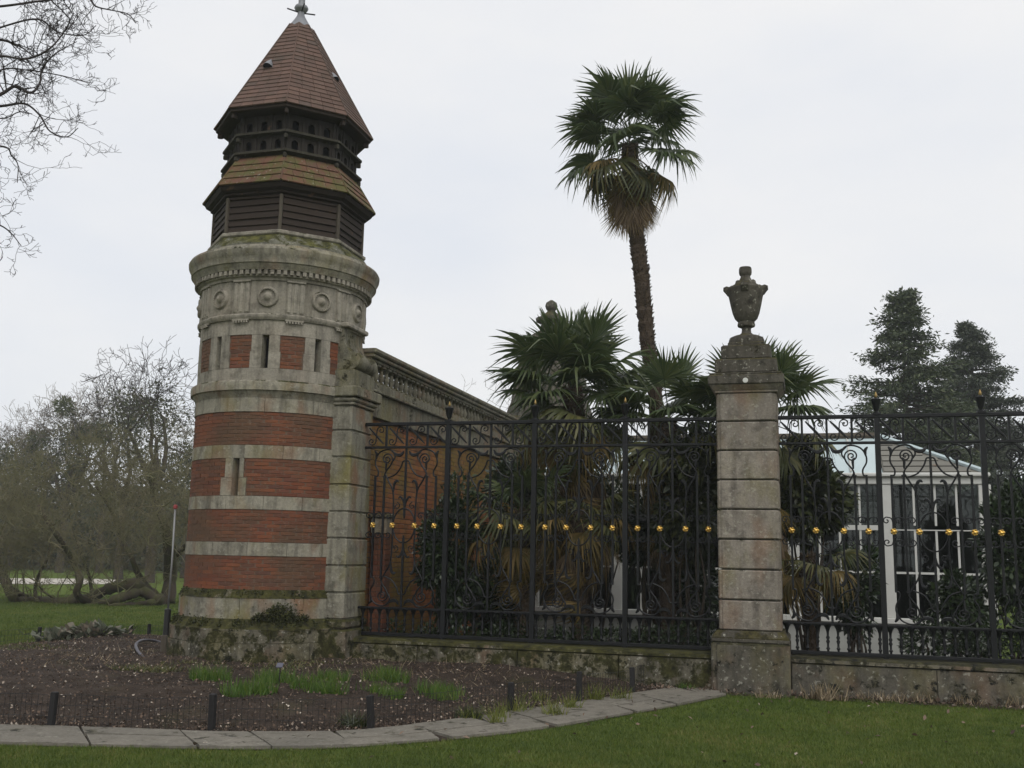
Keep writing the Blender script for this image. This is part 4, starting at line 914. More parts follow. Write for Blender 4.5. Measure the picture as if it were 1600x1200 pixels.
# ------------------------------------------------------------------ white conservatory
GY_ = 19.0
def gx(px, py=850): return float(ony(px, py, GY_)[0])
def gz(py, px=1400): return float(ony(px, py, GY_)[2])
GXR = gx(1543); GXM = gx(1400); GMW = GXR-GXM; GXL = gx(835); GMW = GXR-GXM; NBAY = round((GXR-GXL)/GMW); GMW = (GXR-GXL)/NBAY; GXM = GXR-GMW; print('conservatory', NBAY, GMW, GXL, GXR)
ZE0, ZE1 = gz(757), gz(741); ZS = gz(966); ZTR = gz(826); ZT2 = gz(895)
cv = empty('conservatory', ((GXL+GXR)/2, GY_+2, 0), 'white framed glass conservatory with low hipped glazed roof behind the railing', 'conservatory'); vcx, vcy = (GXL+GXR)/2, GY_+2
def cbox(name, x0, x1, z0, z1, y0, y1, mat, parent=cv, ch=0.0):
    m_ = MB(); m_.box(((x0+x1)/2-vcx, (y0+y1)/2-vcy, (z0+z1)/2), (x1-x0, y1-y0, z1-z0), ch=ch); return m_.build(name, mat, parent)
cbox('base_wall', GXL, GXR, 0, ZS-0.10, GY_+0.02, GY_+0.2, MAT['greywhite'])
cbox('sill', GXL-0.03, GXR+0.03, ZS-0.098, ZS, GY_-0.06, GY_+0.22, MAT['white'], ch=0.01)
cbox('eaves_beam', GXL-0.04, GXR+0.04, ZE0, ZE1-0.05, GY_-0.04, GY_+0.16, MAT['white'], ch=0.012); cbox('eaves_gutter', GXL-0.09, GXR+0.09, ZE1-0.048, ZE1+0.02, GY_-0.11, GY_+0.16, MAT['white'], ch=0.015)
for i in range(NBAY+1):
    x = GXL+GMW*i; w = 0.10
    cbox('post', x-w, x+w, ZS+0.002, ZE0-0.002, GY_-0.02, GY_+0.14, MAT['white'], ch=0.008)
for i in range(NBAY):
    xa, xb = GXL+GMW*i+0.102, GXL+GMW*(i+1)-0.102; door = (i == NBAY-2)
    fr_o = cbox('window', xa, xb, ZTR-0.03, ZTR+(0.055 if door else -0.012), GY_+0.02, GY_+0.10, MAT['white'])
    for j in range(1, 4):
        x = xa+(xb-xa)*j/4; cbox('glazing_bar', x-0.018, x+0.018, ZS+0.002, ZTR-0.032, GY_+0.03, GY_+0.09, MAT['white'], fr_o)
        x = xa+(xb-xa)*j/4; cbox('glazing_bar', x-0.018, x+0.018, ZTR+0.057, ZE0-0.002, GY_+0.03, GY_+0.09, MAT['white'], fr_o)
    cbox('glazing_bar', xa, xb, ZT2-0.018, ZT2+0.018, GY_+0.035, GY_+0.085, MAT['white'], fr_o)
    for j in range(4):
        a = xa+(xb-xa)*j/4; b = xa+(xb-xa)*(j+1)/4
        cbox('pane', a, b, ZS, ZT2, GY_+0.058, GY_+0.064, MAT['glass'], fr_o); cbox('pane', a, b, ZT2, ZTR, GY_+0.058, GY_+0.064, MAT['glass'], fr_o); cbox('pane', a, b, ZTR, ZE0, GY_+0.058, GY_+0.064, MAT['glass'], fr_o)
    if i == NBAY-2:
        for j in range(9): cbox('blind_slat', xa, xb, ZTR+0.09+0.1*j, ZTR+0.18+0.1*j, GY_+0.30+0.004*j, GY_+0.32+0.004*j, MAT['blind'], fr_o)
cbox('rear_wall', GXL, GXR, 0, ZE1, GY_+4.0, GY_+4.1, MAT['inner']); cbox('side_wall', GXR-0.06, GXR, 0, ZE0, GY_+0.3, GY_+4.0, MAT['greywhite']); cbox('side_wall', GXL, GXL+0.06, 0, ZE0, GY_+0.3, GY_+4.0, MAT['greywhite'])
cbox('floor', GXL, GXR, 0, 0.06, GY_+0.2, GY_+4.0, MAT['inner'])
# roof: front slope rises to a ridge, hipped at the right
ZRG = gz(692, 1390)+0.24; RY = GY_+1.25; XH = GXM-0.05
def rp(x, y, z): return (x-vcx, y-vcy, z)
rf = MB(); n = 16; xL = GXL
rf.add([rp(xL, GY_-0.05, ZE1+0.02), rp(XH, GY_-0.05, ZE1+0.02), rp(XH, RY, ZRG), rp(xL, RY, ZRG)], [(0, 1, 2, 3)]); rfo = rf.build('glazed_roof', MAT['blue_glaze'], cv)
for i in range(1, 14):
    x = XH-0.52*i
    if x > GXL: b = MB(); b.tube([rp(x, GY_-0.06, ZE1+0.05), rp(x, RY, ZRG+0.02)], 0.02, 4); b.build('roof_bar', MAT['white'], rfo)
b = MB(); b.tube([rp(xL, RY, ZRG+0.03), rp(XH, RY, ZRG+0.03)], 0.07, 6); b.build('ridge', MAT['oldwood'], rfo)
tri = MB(); tri.add([rp(XH+0.01, GY_-0.05, ZE1+0.022), rp(GXR-0.03, GY_-0.05, ZE1+0.022), rp(XH+0.01, RY, ZRG)], [(0, 1, 2)]); tro = tri.build('hip_slope', MAT['roofpale'], cv)
for i in range(7):
    t = (i+0.5)/7; y_ = GY_-0.05+(RY-GY_+0.05)*t; z_ = ZE1+0.03+(ZRG-ZE1)*t; x2 = GXR-0.03+(XH-GXR)*t
    if x2-XH > 0.12:
        b = MB(); b.box(((XH+0.03+x2-0.06)/2-vcx, y_-vcy, z_), (x2-XH-0.09, 0.19, 0.018), Matrix.Rotation(math.atan2(ZRG-ZE1, RY-GY_+0.05)-0.05, 3, 'X')); b.build('roof_board', MAT['roofpale'], tro)
b = MB(); b.tube([rp(GXR+0.02, GY_-0.07, ZE1+0.04), rp(XH, RY, ZRG+0.05)], 0.045, 6); b.build('hip_flashing', MAT['blue_glaze'], tro)
b = MB(); b.add([rp(GXR, GY_-0.05, ZE1+0.02), rp(GXR, GY_+4, ZE1+0.02), rp(XH, GY_+2.8, ZRG), rp(XH, RY, ZRG)], [(0, 1, 2, 3)]); b.build('side_slope', MAT['blue_glaze'], cv)
b = MB(); b.add([rp(xL, RY, ZRG), rp(XH, RY, ZRG), rp(XH, GY_+2.8, ZRG), rp(xL, GY_+2.8, ZRG)], [(0, 1, 2, 3)]); b.add([rp(xL, GY_+2.8, ZRG), rp(XH, GY_+2.8, ZRG), rp(GXR, GY_+4.1, ZE1), rp(xL, GY_+4.1, ZE1)], [(0, 1, 2, 3)]); b.build('rear_slope', MAT['inner'], cv)
# planting soil of the garden inside the railing
gs = MB(); gs.add([(-6.0, 13.6, 0.02), (8, 13.6, 0.02), (8, 19.2, 0.02), (-6.0, 19.2, 0.02)], [(0, 1, 2, 3)])
props(gs.build('garden_soil', MAT['soil']), 'dark planting soil in the garden behind the railings', 'soil', kind='structure')
# ------------------------------------------------------------------ palms
def frond_mesh(name, seed, mat, L=0.62, pet=0.62, span=285, nl=36, droop=0.25, closed=1.0, cup=0.25):
    """fan leaf: petiole along +x, blade at its end; +z is the upper face"""
    rg = np.random.default_rng(seed); V = []; T = []
    def strip(pts, ws, side):
        b = len(V)
        for p, w, s_ in zip(pts, ws, side): V.append(p - s_*w); V.append(p + s_*w)
        for i in range(len(pts)-1): T.append((b+2*i, b+2*i+1, b+2*i+3, b+2*i+2))
    px_ = np.linspace(0, pet, 5); sag = -0.10*droop*(px_/pet)**2
    pp = [np.array([x, 0, z]) for x, z in zip(px_, sag)]
    strip(pp, [0.016, 0.012, 0.010, 0.009, 0.010], [np.array([0, 1.0, 0])]*5); strip([p+np.array([0, 0, -0.004]) for p in pp], [0.012, 0.010, 0.008, 0.007, 0.006], [np.array([0, 0.3, 1.0])]*5)
    hub = pp[-1]
    for i in range(nl):
        f = (i+0.5)/nl-0.5; a = rad(span)*f*closed; dirv = np.array([math.cos(a), math.sin(a), 0.0]); sd_ = np.array([-math.sin(a), math.cos(a), 0.0])
        l = L*(0.80+0.20*math.cos(a*0.75))*(0.9+0.18*rg.random()); dr = droop*(0.6+0.8*rg.random()); ns = 6
        pts, ws, sds = [], [], []
        tw = 0.55*(1 if i % 2 else -1); kink = rg.random() < 0.25*droop*2
        for s_ in range(ns+1):
            t = s_/ns; z = cup*0.22*t*(1-0.3*t)*l - dr*l*max(0, t-0.42)**1.7*1.9
            rd_ = l*t*(1-0.18*dr*t)
            if kink and t > 0.6: z -= (t-0.6)*l*0.9
            jit = rg.normal()*0.006*t
            pts.append(hub + dirv*rd_ + sd_*jit + np.array([0, 0, z]))
            wmax = l*rad(span)*closed/nl*0.52; w = wmax*min(t/0.5, 1.0) if t < 0.5 else wmax*(1-(t-0.5)/0.5)**0.75
            ws.append(max(w*0.62, 0.0015)); q = sd_*math.cos(tw)+np.array([0, 0, 1])*math.sin(tw); sds.append(q)
        strip(pts, ws, sds)
    return np_mesh(name, np.array(V), np.array(T), mat)
FR = {'new': [frond_mesh('frond', 10+i, MAT['palm'], 0.66, 0.70, 250, 34, 0.10, 1.0, 0.9) for i in range(3)],
      'mid': [frond_mesh('frond', 20+i, MAT['palm'], 0.70, 0.75, 300, 38, 0.42, 1.0, 0.4) for i in range(3)],
      'low': [frond_mesh('frond', 30+i, MAT['palm_mid'], 0.70, 0.72, 290, 34, 0.62, 0.9, 0.1) for i in range(3)],
      'old': [frond_mesh('frond', 40+i, MAT['palm_old'], 0.66, 0.66, 260, 30, 0.85, 0.75, 0.0) for i in range(3)],
      'dead': [frond_mesh('frond', 50+i, MAT['palm_dead'], 0.70, 0.60, 200, 26, 0.5, 0.30, 0.0) for i in range(3)],
      'hang': [frond_mesh('frond', 60+i, MAT['palm_dead'], 0.74, 0.46, 170, 30, 0.03, 0.42, 0.25) for i in range(4)],
      'hang_old': [frond_mesh('frond', 70+i, MAT['palm_old'], 0.72, 0.50, 200, 30, 0.03, 0.5, 0.2) for i in range(3)]}
def palm(name, label, path, rad_, spec, seed, scale=1.0, group=None, skirt=None):
    """path: trunk points bottom to top; spec: (kind, count, elevation range)"""
    rg = random.Random(seed); base = path[0]; root = empty(name, base, label, 'palm tree', group)
    pts = spline(path, 14); rs = []; loc_ = []
    for i, p in enumerate(pts):
        rs.append(rad_*(1.06 if i % 3 == 0 else (0.93 if i % 3 == 1 else 1.0))*(1+0.05*rg.uniform(-1, 1))*(0.92+0.16*i/len(pts))); loc_.append(np.array(p)-np.array(base))
    m_ = MB(); m_.tube(loc_, rs, 12); tr = m_.build('trunk', MAT['fibre'], root, False)
    # ragged leaf bases along the trunk
    L = len(loc_); P0, P1, A0, A1 = [], [], [], []
    for i in range(int(L*16)):
        q = rg.uniform(0, L-1.001); i0 = int(q); p = loc_[i0]*(1-q+i0)+loc_[i0+1]*(q-i0); a = rg.uniform(0, 2*PI); r = rad_*rg.uniform(0.92, 1.02)
        d = np.array([math.cos(a), math.sin(a), 0]); P0.append(p+d*r*0.8); P1.append(p+d*r*rg.uniform(1.08, 1.3)+np.array([0, 0, rg.uniform(0.02, 0.09)])); A0.append(0.022); A1.append(0.006)
    V, Q = prisms(P0, P1, A0, A1, 3); props(link('trunk_fibre', np_mesh('trunk_fibre', V, Q, MAT['fibre']), tr), kind='stuff')
    top = Vector(loc_[-1]); k_ = 0
    for kind, cnt, e0, e1, rise in spec:
        for i in range(cnt):
            az = k_*2.39996+rg.uniform(-.25, .25); k_ += 1; el = rad(e0+(e1-e0)*(i+0.5)/cnt+rg.uniform(-7, 7)); s_ = scale*rg.uniform(0.88, 1.1)
            M = Matrix.Translation(top+Vector((0, 0, rise*scale+rg.uniform(-.05, .05)))) @ Matrix.Rotation(az, 4, 'Z') @ Matrix.Rotation(-el, 4, 'Y') @ Matrix.Rotation(rg.uniform(-.5, .5), 4, 'X') @ Matrix.Diagonal((s_, s_, s_, 1))
            link('frond', rg.choice(FR[kind]), root, matrix=M)
    if skirt:
        for i in range(skirt[0]):
            az = rg.uniform(0, 2*PI); h = rg.uniform(skirt[1], skirt[2]); s_ = scale*rg.uniform(0.7, 1.0); el = rad(rg.uniform(-89, -74))
            kind = rg.choice(skirt[3]); q = max(0, min(1, 1+h/ max(0.1, (loc_[-1][2]))))
            c_ = Vector(min(loc_, key=lambda v: abs(v[2]-(loc_[-1][2]+h))))
            M = Matrix.Translation(c_+Vector((math.cos(az)*rad_, math.sin(az)*rad_, 0))) @ Matrix.Rotation(az, 4, 'Z') @ Matrix.Rotation(-el, 4, 'Y') @ Matrix.Rotation(rg.uniform(-.6, .6), 4, 'X') @ Matrix.Diagonal((s_, s_, s_, 1))
            link('frond', rg.choice(FR[kind]), root, matrix=M)
    return root
def P3(px, py, Y): return tuple(float(v) for v in ony(px, py, Y))
def pathpx(L, Y, zbase=0.0):
    out = [P3(x, y, Y) for x, y in L]; b = out[0]; return [(b[0]+0.05, b[1], zbase)] + out
palm('tall_palm', 'tall fan palm with slender dark trunk rising high above the railing', pathpx([(1025, 640), (1012, 540), (1004, 450), (996, 380), (989, 320), (985, 260), (984, 228)], 16.4), 0.122,
     [('new', 7, 78, 45, 0.22), ('mid', 13, 48, 8, 0.15), ('mid', 7, 8, -30, 0.0), ('low', 6, -20, -55, -0.1), ('old', 2, -15, -40, -0.15)], 3, 0.97, skirt=(40, -0.62, 0.05, ['hang', 'hang', 'hang', 'hang_old']))
palm('fan_palm', 'bushy fan palm with drooping yellow lower fans in front of the pavilion', pathpx([(905, 800), (898, 660), (893, 608)], 15.4), 0.15,
     [('new', 9, 80, 40, 0.05), ('mid', 16, 45, 0, 0.0), ('mid', 6, 5, -20, -0.1), ('low', 7, -10, -45, -0.25), ('old', 4, -20, -55, -0.45)], 11, 1.0, skirt=(26, -2.3, -0.5, ['hang_old', 'old', 'hang', 'hang_old', 'hang']))
palm('fan_palm', 'fan palm standing close behind the stone pillar, fans showing on both sides', pathpx([(1195, 800), (1190, 690), (1186, 640)], 15.0), 0.13,
     [('new', 9, 75, 25, 0.05), ('mid', 12, 35, -5, 0.0), ('low', 6, -10, -40, -0.2)], 21, 0.87, skirt=(10, -1.6, -0.4, ['hang', 'hang_old']))
palm('fan_palm', 'smaller fan palm growing at the foot of the tall palm trunk', pathpx([(1040, 800), (1042, 700), (1045, 655)], 15.2), 0.12,
     [('new', 4, 70, 35, 0.05), ('mid', 9, 35, -5, 0.0), ('low', 6, -5, -40, -0.2), ('old', 2, -30, -50, -0.3)], 31, 0.85, skirt=(10, -1.6, -0.3, ['hang_old', 'hang']))
palm('fan_palm', 'low yellowing fan palm beside the dark glossy bush inside the railing', pathpx([(818, 900), (818, 830), (818, 800)], 14.7), 0.12,
     [('mid', 5, 60, 15, 0.0), ('low', 6, 20, -20, -0.05), ('old', 6, -5, -50, -0.2)], 41, 0.78, skirt=(8, -1.0, -0.2, ['old', 'dead']))
palm('fan_palm', 'short fan palm with brown hanging fans below the taller bushy palm', pathpx([(905, 900), (905, 850), (905, 800)], 14.6), 0.11,
     [('low', 6, 35, -15, 0.0), ('old', 6, 10, -45, -0.1), ('dead', 4, -30, -60, -0.2)], 51, 0.72, skirt=(8, -0.9, -0.2, ['old', 'dead']))
palm('fan_palm', 'small yellowed fan palm just right of the pillar by the railing', pathpx([(1262, 930), (1262, 890), (1262, 870)], 14.5), 0.09,
     [('low', 4, 20, -30, 0.0), ('old', 6, 0, -55, -0.05)], 61, 0.6)

# ------------------------------------------------------------------ shrubs
def shrub(name, label, px, ptop, pbot, hw_px, Y, n, size, mat, seed, zb=0.02, aspect=0.42, cat='shrub', stems=7, lean=(0, 0), holes=0.35, group=None, lobes=16):
    rg = np.random.default_rng(seed); b = ony(px, 900, Y); zt = float(ony(px, ptop, Y)[2]); z0 = float(ony(px, pbot, Y)[2]); hw = hw_px/1600*np.linalg.norm(b-CC)
    root = empty(name, (b[0], b[1], zb), label, cat, group); cz = (zt+z0)/2-zb; hz = (zt-z0)/2
    lc = rg.normal(size=(lobes, 3)); lc /= np.linalg.norm(lc, axis=1, keepdims=True); lc *= (0.35+0.5*rg.random(lobes))[:, None]
    cent = lc*np.array([hw, hw*0.9, hz]) + np.array([0, 0, cz]); rl = hw*(0.30+0.25*rg.random(lobes))
    P = []; 
    for c_, r in zip(cent, rl):
        m_ = int(n/lobes); d = rg.normal(size=(m_, 3)); d /= np.linalg.norm(d, axis=1, keepdims=True); P.append(c_ + d*(r*(0.55+0.5*rg.random(m_)**0.6))[:, None]*np.array([1, 1, 1.15]))
    P = np.concatenate(P); P = P[P[:, 2] > 0.03]
    dirs = P-np.array([0, 0, cz]); dirs /= np.maximum(np.linalg.norm(dirs, axis=1, keepdims=True), 1e-6); dirs[:, 2] -= 0.15
    V, Q = leaves(P, size, rg, aspect, 0.4, 0.06, dirs, 0.6); props(link('crown', np_mesh('crown', V, Q, mat), root), kind='stuff')
    S0, S1, A0, A1 = [], [], [], []
    for i in range(stems):
        e = cent[i % lobes]; p = np.array([rg.normal()*0.06, rg.normal()*0.06, -zb]); m_ = 7
        for t in range(m_):
            q = p + (e-p)/(m_-t)+rg.normal(size=3)*0.03; S0.append(p); S1.append(q); A0.append(0.022*(1-t/m_)+0.006); A1.append(0.022*(1-(t+1)/m_)+0.006); p = q
    V, Q = prisms(S0, S1, A0, A1, 5); link('stems', np_mesh('stems', V, Q, MAT['bark']), root)
    return root
shrub('laurel_bush', 'rounded dark glossy evergreen bush against the orange brick wall', 697, 722, 1000, 52, 14.5, 9000, 0.085, MAT['laurel'], 1, lobes=26)
shrub('evergreen_shrub', 'tall olive leaved evergreen shrub at the left side of the pillar', 1082, 660, 900, 62, 15.0, 6000, 0.13, MAT['magnolia'], 2)
shrub('evergreen_shrub', 'large leaved evergreen shrub between the pillar and the conservatory door', 1262, 672, 880, 52, 15.4, 6000, 0.14, MAT['magnolia'], 3)
shrub('camellia_shrub', 'loose dark shrub in front of the conservatory double doors', 1336, 835, 1010, 34, 15.2, 1500, 0.10, MAT['laurel'], 4, lobes=12)
shrub('camellia_shrub', 'dark leafy shrub before the end window of the conservatory', 1498, 850, 1010, 34, 15.2, 1900, 0.10, MAT['laurel'], 5, lobes=12)
shrub('holly_tree', 'dense dark evergreen tree beside the conservatory corner post', 1592, 745, 1015, 50, 15.6, 8000, 0.10, MAT['laurel'], 6, lobes=22)
shrub('dark_shrub', 'low dark shrub filling the ground below the yellowing palm', 782, 850, 1010, 62, 15.3, 3500, 0.10, MAT['laurel'], 7)
shrub('dark_shrub', 'dark shrub growing between the palms in front of the glazing', 1010, 780, 905, 50, 15.8, 2600, 0.11, MAT['laurel'], 8)
shrub('dark_shrub', 'dark shrub hiding the conservatory left of the pillar', 1090, 840, 1012, 52, 15.6, 3200, 0.10, MAT['laurel'], 9)

for i, (px, tp, hw, Y, lb) in enumerate([(800, 700, 55, 17.2, 'tall dark evergreen between the garden wall and the bushy palm'), (930, 720, 60, 17.4, 'dark evergreen behind the bushy palm hiding the glass roof'), (1060, 690, 60, 17.0, 'dark evergreen behind the smaller palm near the pillar')]):
    shrub('evergreen_tree', lb, px, tp, 905, hw, Y, 4200, 0.12, MAT['laurel'], 60+i, lobes=18)
for i, px in enumerate((612, 668, 724, 780, 836, 892, 948, 1004, 1060, 1112)):
    shrub('box_bush', 'low clipped dark bush inside the left railing, one of a row', px, 978, 1030, 36, 14.15, 1300, 0.055, MAT['laurel'], 80+i, group='row of low bushes behind the left railing', lobes=10, stems=3)
for i, px in enumerate((1440, 1490, 1540, 1590)):
    shrub('box_bush', 'low dark bush inside the right railing before the end window', px, 972, 1035, 34, 14.15, 1300, 0.055, MAT['laurel'], 95+i, group='row of low bushes behind the right railing', lobes=10, stems=3)
# ------------------------------------------------------------------ conifers beyond the conservatory
def conifer(name, label, px, ptop, hw_px, depth, mat, seed, irr=0.35, base_px=None, n_br=170, top_round=0.0):
    rg = np.random.default_rng(seed); b = at(px, 900, depth); t = at(px, ptop, depth); Hh = float(t[2]); hw = hw_px/1600*depth; root = empty(name, (t[0], t[1], 0), label, 'conifer tree')
    m_ = MB(); m_.tube([(0, 0, Hh*q) for q in np.linspace(0, 0.97, 10)], [0.012*Hh*(1-q)+0.03 for q in np.linspace(0, 0.97, 10)], 8); m_.build('trunk', MAT['bark'], root)
    S0, S1, A0, A1, P, Dr = [], [], [], [], [], []
    for i in range(n_br):
        q = 0.16+0.84*(i+rg.random())/n_br; z = Hh*q; prof_ = (1-q)**0.72/(0.84**0.72)+top_round*math.sin(min(1, (1-q)*3)*PI*0.5)*0.25
        L = hw*prof_*(1+irr*rg.normal()*0.6); L = max(0.25, L); a = rg.random()*2*PI; d = np.array([math.cos(a), math.sin(a), 0.10-0.25*(1-q)+0.1*rg.normal()]); p = np.array([0, 0, z]); ns = max(3, int(L/0.35))
        for s_ in range(ns):
            e = p+d*L/ns + np.array([0, 0, 0.03*(s_-ns/2)*0.3]); S0.append(p); S1.append(e); A0.append(0.05*(1-s_/ns)+0.01); A1.append(0.05*(1-(s_+1)/ns)+0.01)
            if s_ >= ns*0.22:
                kk = int(85*(0.5+0.9*s_/ns)); pts = p+(e-p)*rg.random((kk, 1))+rg.normal(size=(kk, 3))*np.array([0.24, 0.24, 0.10])*(0.6+0.5*L/hw); P.append(pts); Dr.append(np.repeat((d+np.array([0, 0, -0.2]))[None], kk, 0))
            p = e
    V, Q = prisms(S0, S1, A0, A1, 4); link('branches', np_mesh('branches', V, Q, MAT['bark']), root)
    V, Q = leaves(np.concatenate(P), 0.17, rg, 0.34, 0.5, 0, np.concatenate(Dr), 0.7); props(link('crown', np_mesh('crown', V, Q, mat), root), kind='stuff')
    return root
conifer('pine_tree', 'tall round topped conifer beyond the conservatory roof', 1408, 458, 84, 38, MAT['conifer'], 1, 0.45, n_br=210, top_round=0.9)
conifer('spruce_tree', 'pointed bushy conifer standing to the right of the taller one', 1515, 508, 135, 44, MAT['conifer2'], 2, 0.25, n_br=260)
conifer('spruce_tree', 'dark conifer at the far right beyond the holly tree', 1668, 600, 80, 40, MAT['conifer2'], 9, 0.3, n_br=120)

# ------------------------------------------------------------------ bare trees
def grow(rg, p, d, L, r, lev, out, maxlev, wig=0.25, up=0.06, ratio=0.72, kids=(2, 3), seg=4, tip=0.004, side=0.5):
    d = d/np.linalg.norm(d)
    for s_ in range(seg):
        nd = d+rg.normal(size=3)*wig*0.5+np.array([0, 0, up]); nd /= np.linalg.norm(nd); q = p+nd*L/seg; r2 = max(tip, r*(1-0.45*(s_+1)/seg)); out.append((p, q, max(tip, r*(1-0.45*s_/seg)), r2, lev)); p, d = q, nd
        if lev < maxlev and s_ > 0 and rg.random() < side:
            ax = rg.normal(size=3); nd2 = d+ax*0.75; grow(rg, p, nd2, L*ratio*rg.uniform(0.5, 0.9), r2*0.6, lev+1, out, maxlev, wig, up, ratio, kids, seg, tip, side)
    if lev < maxlev:
        for i in range(rg.integers(kids[0], kids[1]+1)):
            nd2 = d+rg.normal(size=3)*0.55; grow(rg, p, nd2, L*ratio*rg.uniform(0.75, 1.1), r2*0.75, lev+1, out, maxlev, wig, up, ratio, kids, seg, tip, side)
def seg_mesh(name, out, mat, lo=0, hi=99, n=3):
    o = [q for q in out if lo <= q[4] <= hi]
    V, Q = prisms([q[0] for q in o], [q[1] for q in o], [q[2] for q in o], [q[3] for q in o], n); return np_mesh(name, V, Q, mat)
def bare_tree(name, label, px, ptop, depth, seed, mat='twig', balls=0, maxlev=5, wig=0.28, spread=0.6, group=None, tip=0.010, shift=0.0, ivy=0):
    rg = np.random.default_rng(seed); t = at(px, ptop, depth); Hh = float(t[2]); root = empty(name, (t[0], t[1], 0), label, 'tree', group); out = []
    th = Hh*0.32; p = np.zeros(3); d = np.array([shift, 0, 1.0])
    for s_ in range(4):
        q = p+(d+rg.normal(size=3)*0.06)*th/4; out.append((p, q, 0.022*Hh*(1-0.1*s_), 0.022*Hh*(1-0.1*(s_+1)), 0)); p = q
    for i in range(4):
        a = i*PI/2+rg.random(); grow(rg, p, np.array([math.cos(a)*spread, math.sin(a)*spread, 1.0]), Hh*0.24, 0.012*Hh, 1, out, maxlev+1, wig, 0.05, 0.74, (2, 2), 3, tip, 0.45)
    mz = max(q[1][2] for q in out); f = Hh/mz
    out = [(a*f, b*f, r0_, r1_, l) for a, b, r0_, r1_, l in out]
    link('trunk', seg_mesh('trunk', out, MAT['bark'], 0, 2, 6), root); props(link('crown', seg_mesh('crown', out, MAT[mat], 3, 99, 3), root), kind='stuff')
    hi_ = [q for q in out if q[4] >= 3 and q[1][2] > Hh*0.5]
    for i in range(balls):
        c_ = hi_[rg.integers(len(hi_))][1]*0.93; r = Hh*rg.uniform(0.035, 0.06); m_ = 500; dd = rg.normal(size=(m_, 3)); dd /= np.linalg.norm(dd, axis=1, keepdims=True); P = c_+dd*(r*rg.random((m_, 1))**0.5); V, Q = leaves(P, 0.22, rg, 0.35, 0.1, 0, dd, 0.5); props(link('mistletoe', np_mesh('mistletoe', V, Q, MAT['mistletoe']), root), kind='stuff')
    if ivy:
        lowb = [q for q in out if q[4] <= 3 and q[1][2] < Hh*0.78]; P = []
        for i in range(ivy*3):
            q = lowb[rg.integers(len(lowb))]; P.append(q[0]+(q[1]-q[0])*rg.random()+rg.normal(size=3)*0.4)
        V, Q = leaves(np.array(P), 0.14, rg, 0.6, 0.2); props(link('ivy', np_mesh('ivy', V, Q, MAT['under']), root), kind='stuff')
    return root
bare_tree('mistletoe_tree', 'bare tree carrying several round mistletoe clumps beyond the lawn', 120, 585, 62, 1, balls=7, ivy=1800, maxlev=6)
bare_tree('mistletoe_tree', 'bare tree with two mistletoe balls at the edge of the wood', 40, 628, 66, 2, balls=3, ivy=1500, maxlev=5)
bare_tree('bare_tree', 'slim bare tree with fine upright twigs beside the mistletoe tree', 180, 580, 64, 3, spread=0.35, maxlev=6)
bare_tree('bare_tree', 'gnarled bare tree with crooked dark limbs close to the tower', 262, 540, 48, 4, mat='twig_dark', wig=0.5, spread=0.7, maxlev=5, ivy=900)
bare_tree('bare_tree', 'crooked bare tree leaning away from the tower behind the sprawling tree', 212, 575, 52, 5, mat='twig_dark', wig=0.45, spread=0.6, maxlev=5, ivy=700)
bare_tree('bare_tree', 'thin bare tree just left of the mistletoe trees at the wood edge', 82, 640, 68, 6, spread=0.5, maxlev=5, ivy=1200)
bare_tree('bare_tree', 'low bushy bare tree far left behind the white path', -25, 640, 60, 7, spread=0.7, maxlev=5, ivy=1500)
bare_tree('bare_tree', 'small bare treetop showing above the balustrade far behind the wall', 758, 590, 70, 8, spread=0.5, maxlev=5)
bare_tree('ivy_tree', 'dark ivy covered tree in the wood right behind the tower edge', 305, 640, 56, 12, spread=0.5, maxlev=5, ivy=2500)
# undergrowth of the wood
rg = np.random.default_rng(33); P = []
for i in range(60):
    px = rg.uniform(-80, 330); dp = rg.uniform(66, 84); top_ = rg.uniform(745, 830); c_ = at(px, 880, dp); zt = float(at(px, top_, dp)[2]); m_ = 380; w = rg.uniform(1.5, 3.0)
    q = rg.normal(size=(m_, 3))*np.array([w*0.6, w*0.6, 0]); P.append(np.column_stack([c_[0]+q[:, 0], c_[1]+q[:, 1], zt*rg.random(m_)**0.7*(1-0.12*np.abs(q[:, 0])/w)]))
V, Q = leaves(np.concatenate(P), 0.5, rg, 0.6, 0.2); props(link('woodland_undergrowth', np_mesh('woodland_undergrowth', V, Q, MAT['under'])), 'dark green undergrowth of the wood beyond the white path', 'undergrowth', kind='stuff')
# far gravel path
fp = MB(); A = [onz(x, y) for x, y in ((-300, 903), (60, 904), (160, 905), (208, 908), (208, 912), (160, 913), (60, 913), (-300, 912))]
fp.add([(p[0], p[1], 0.012) for p in A], [tuple(range(8))]); props(fp.build('gravel_path', MAT['gravel']), 'pale gravel path crossing the lawn in front of the wood', 'path', kind='structure')

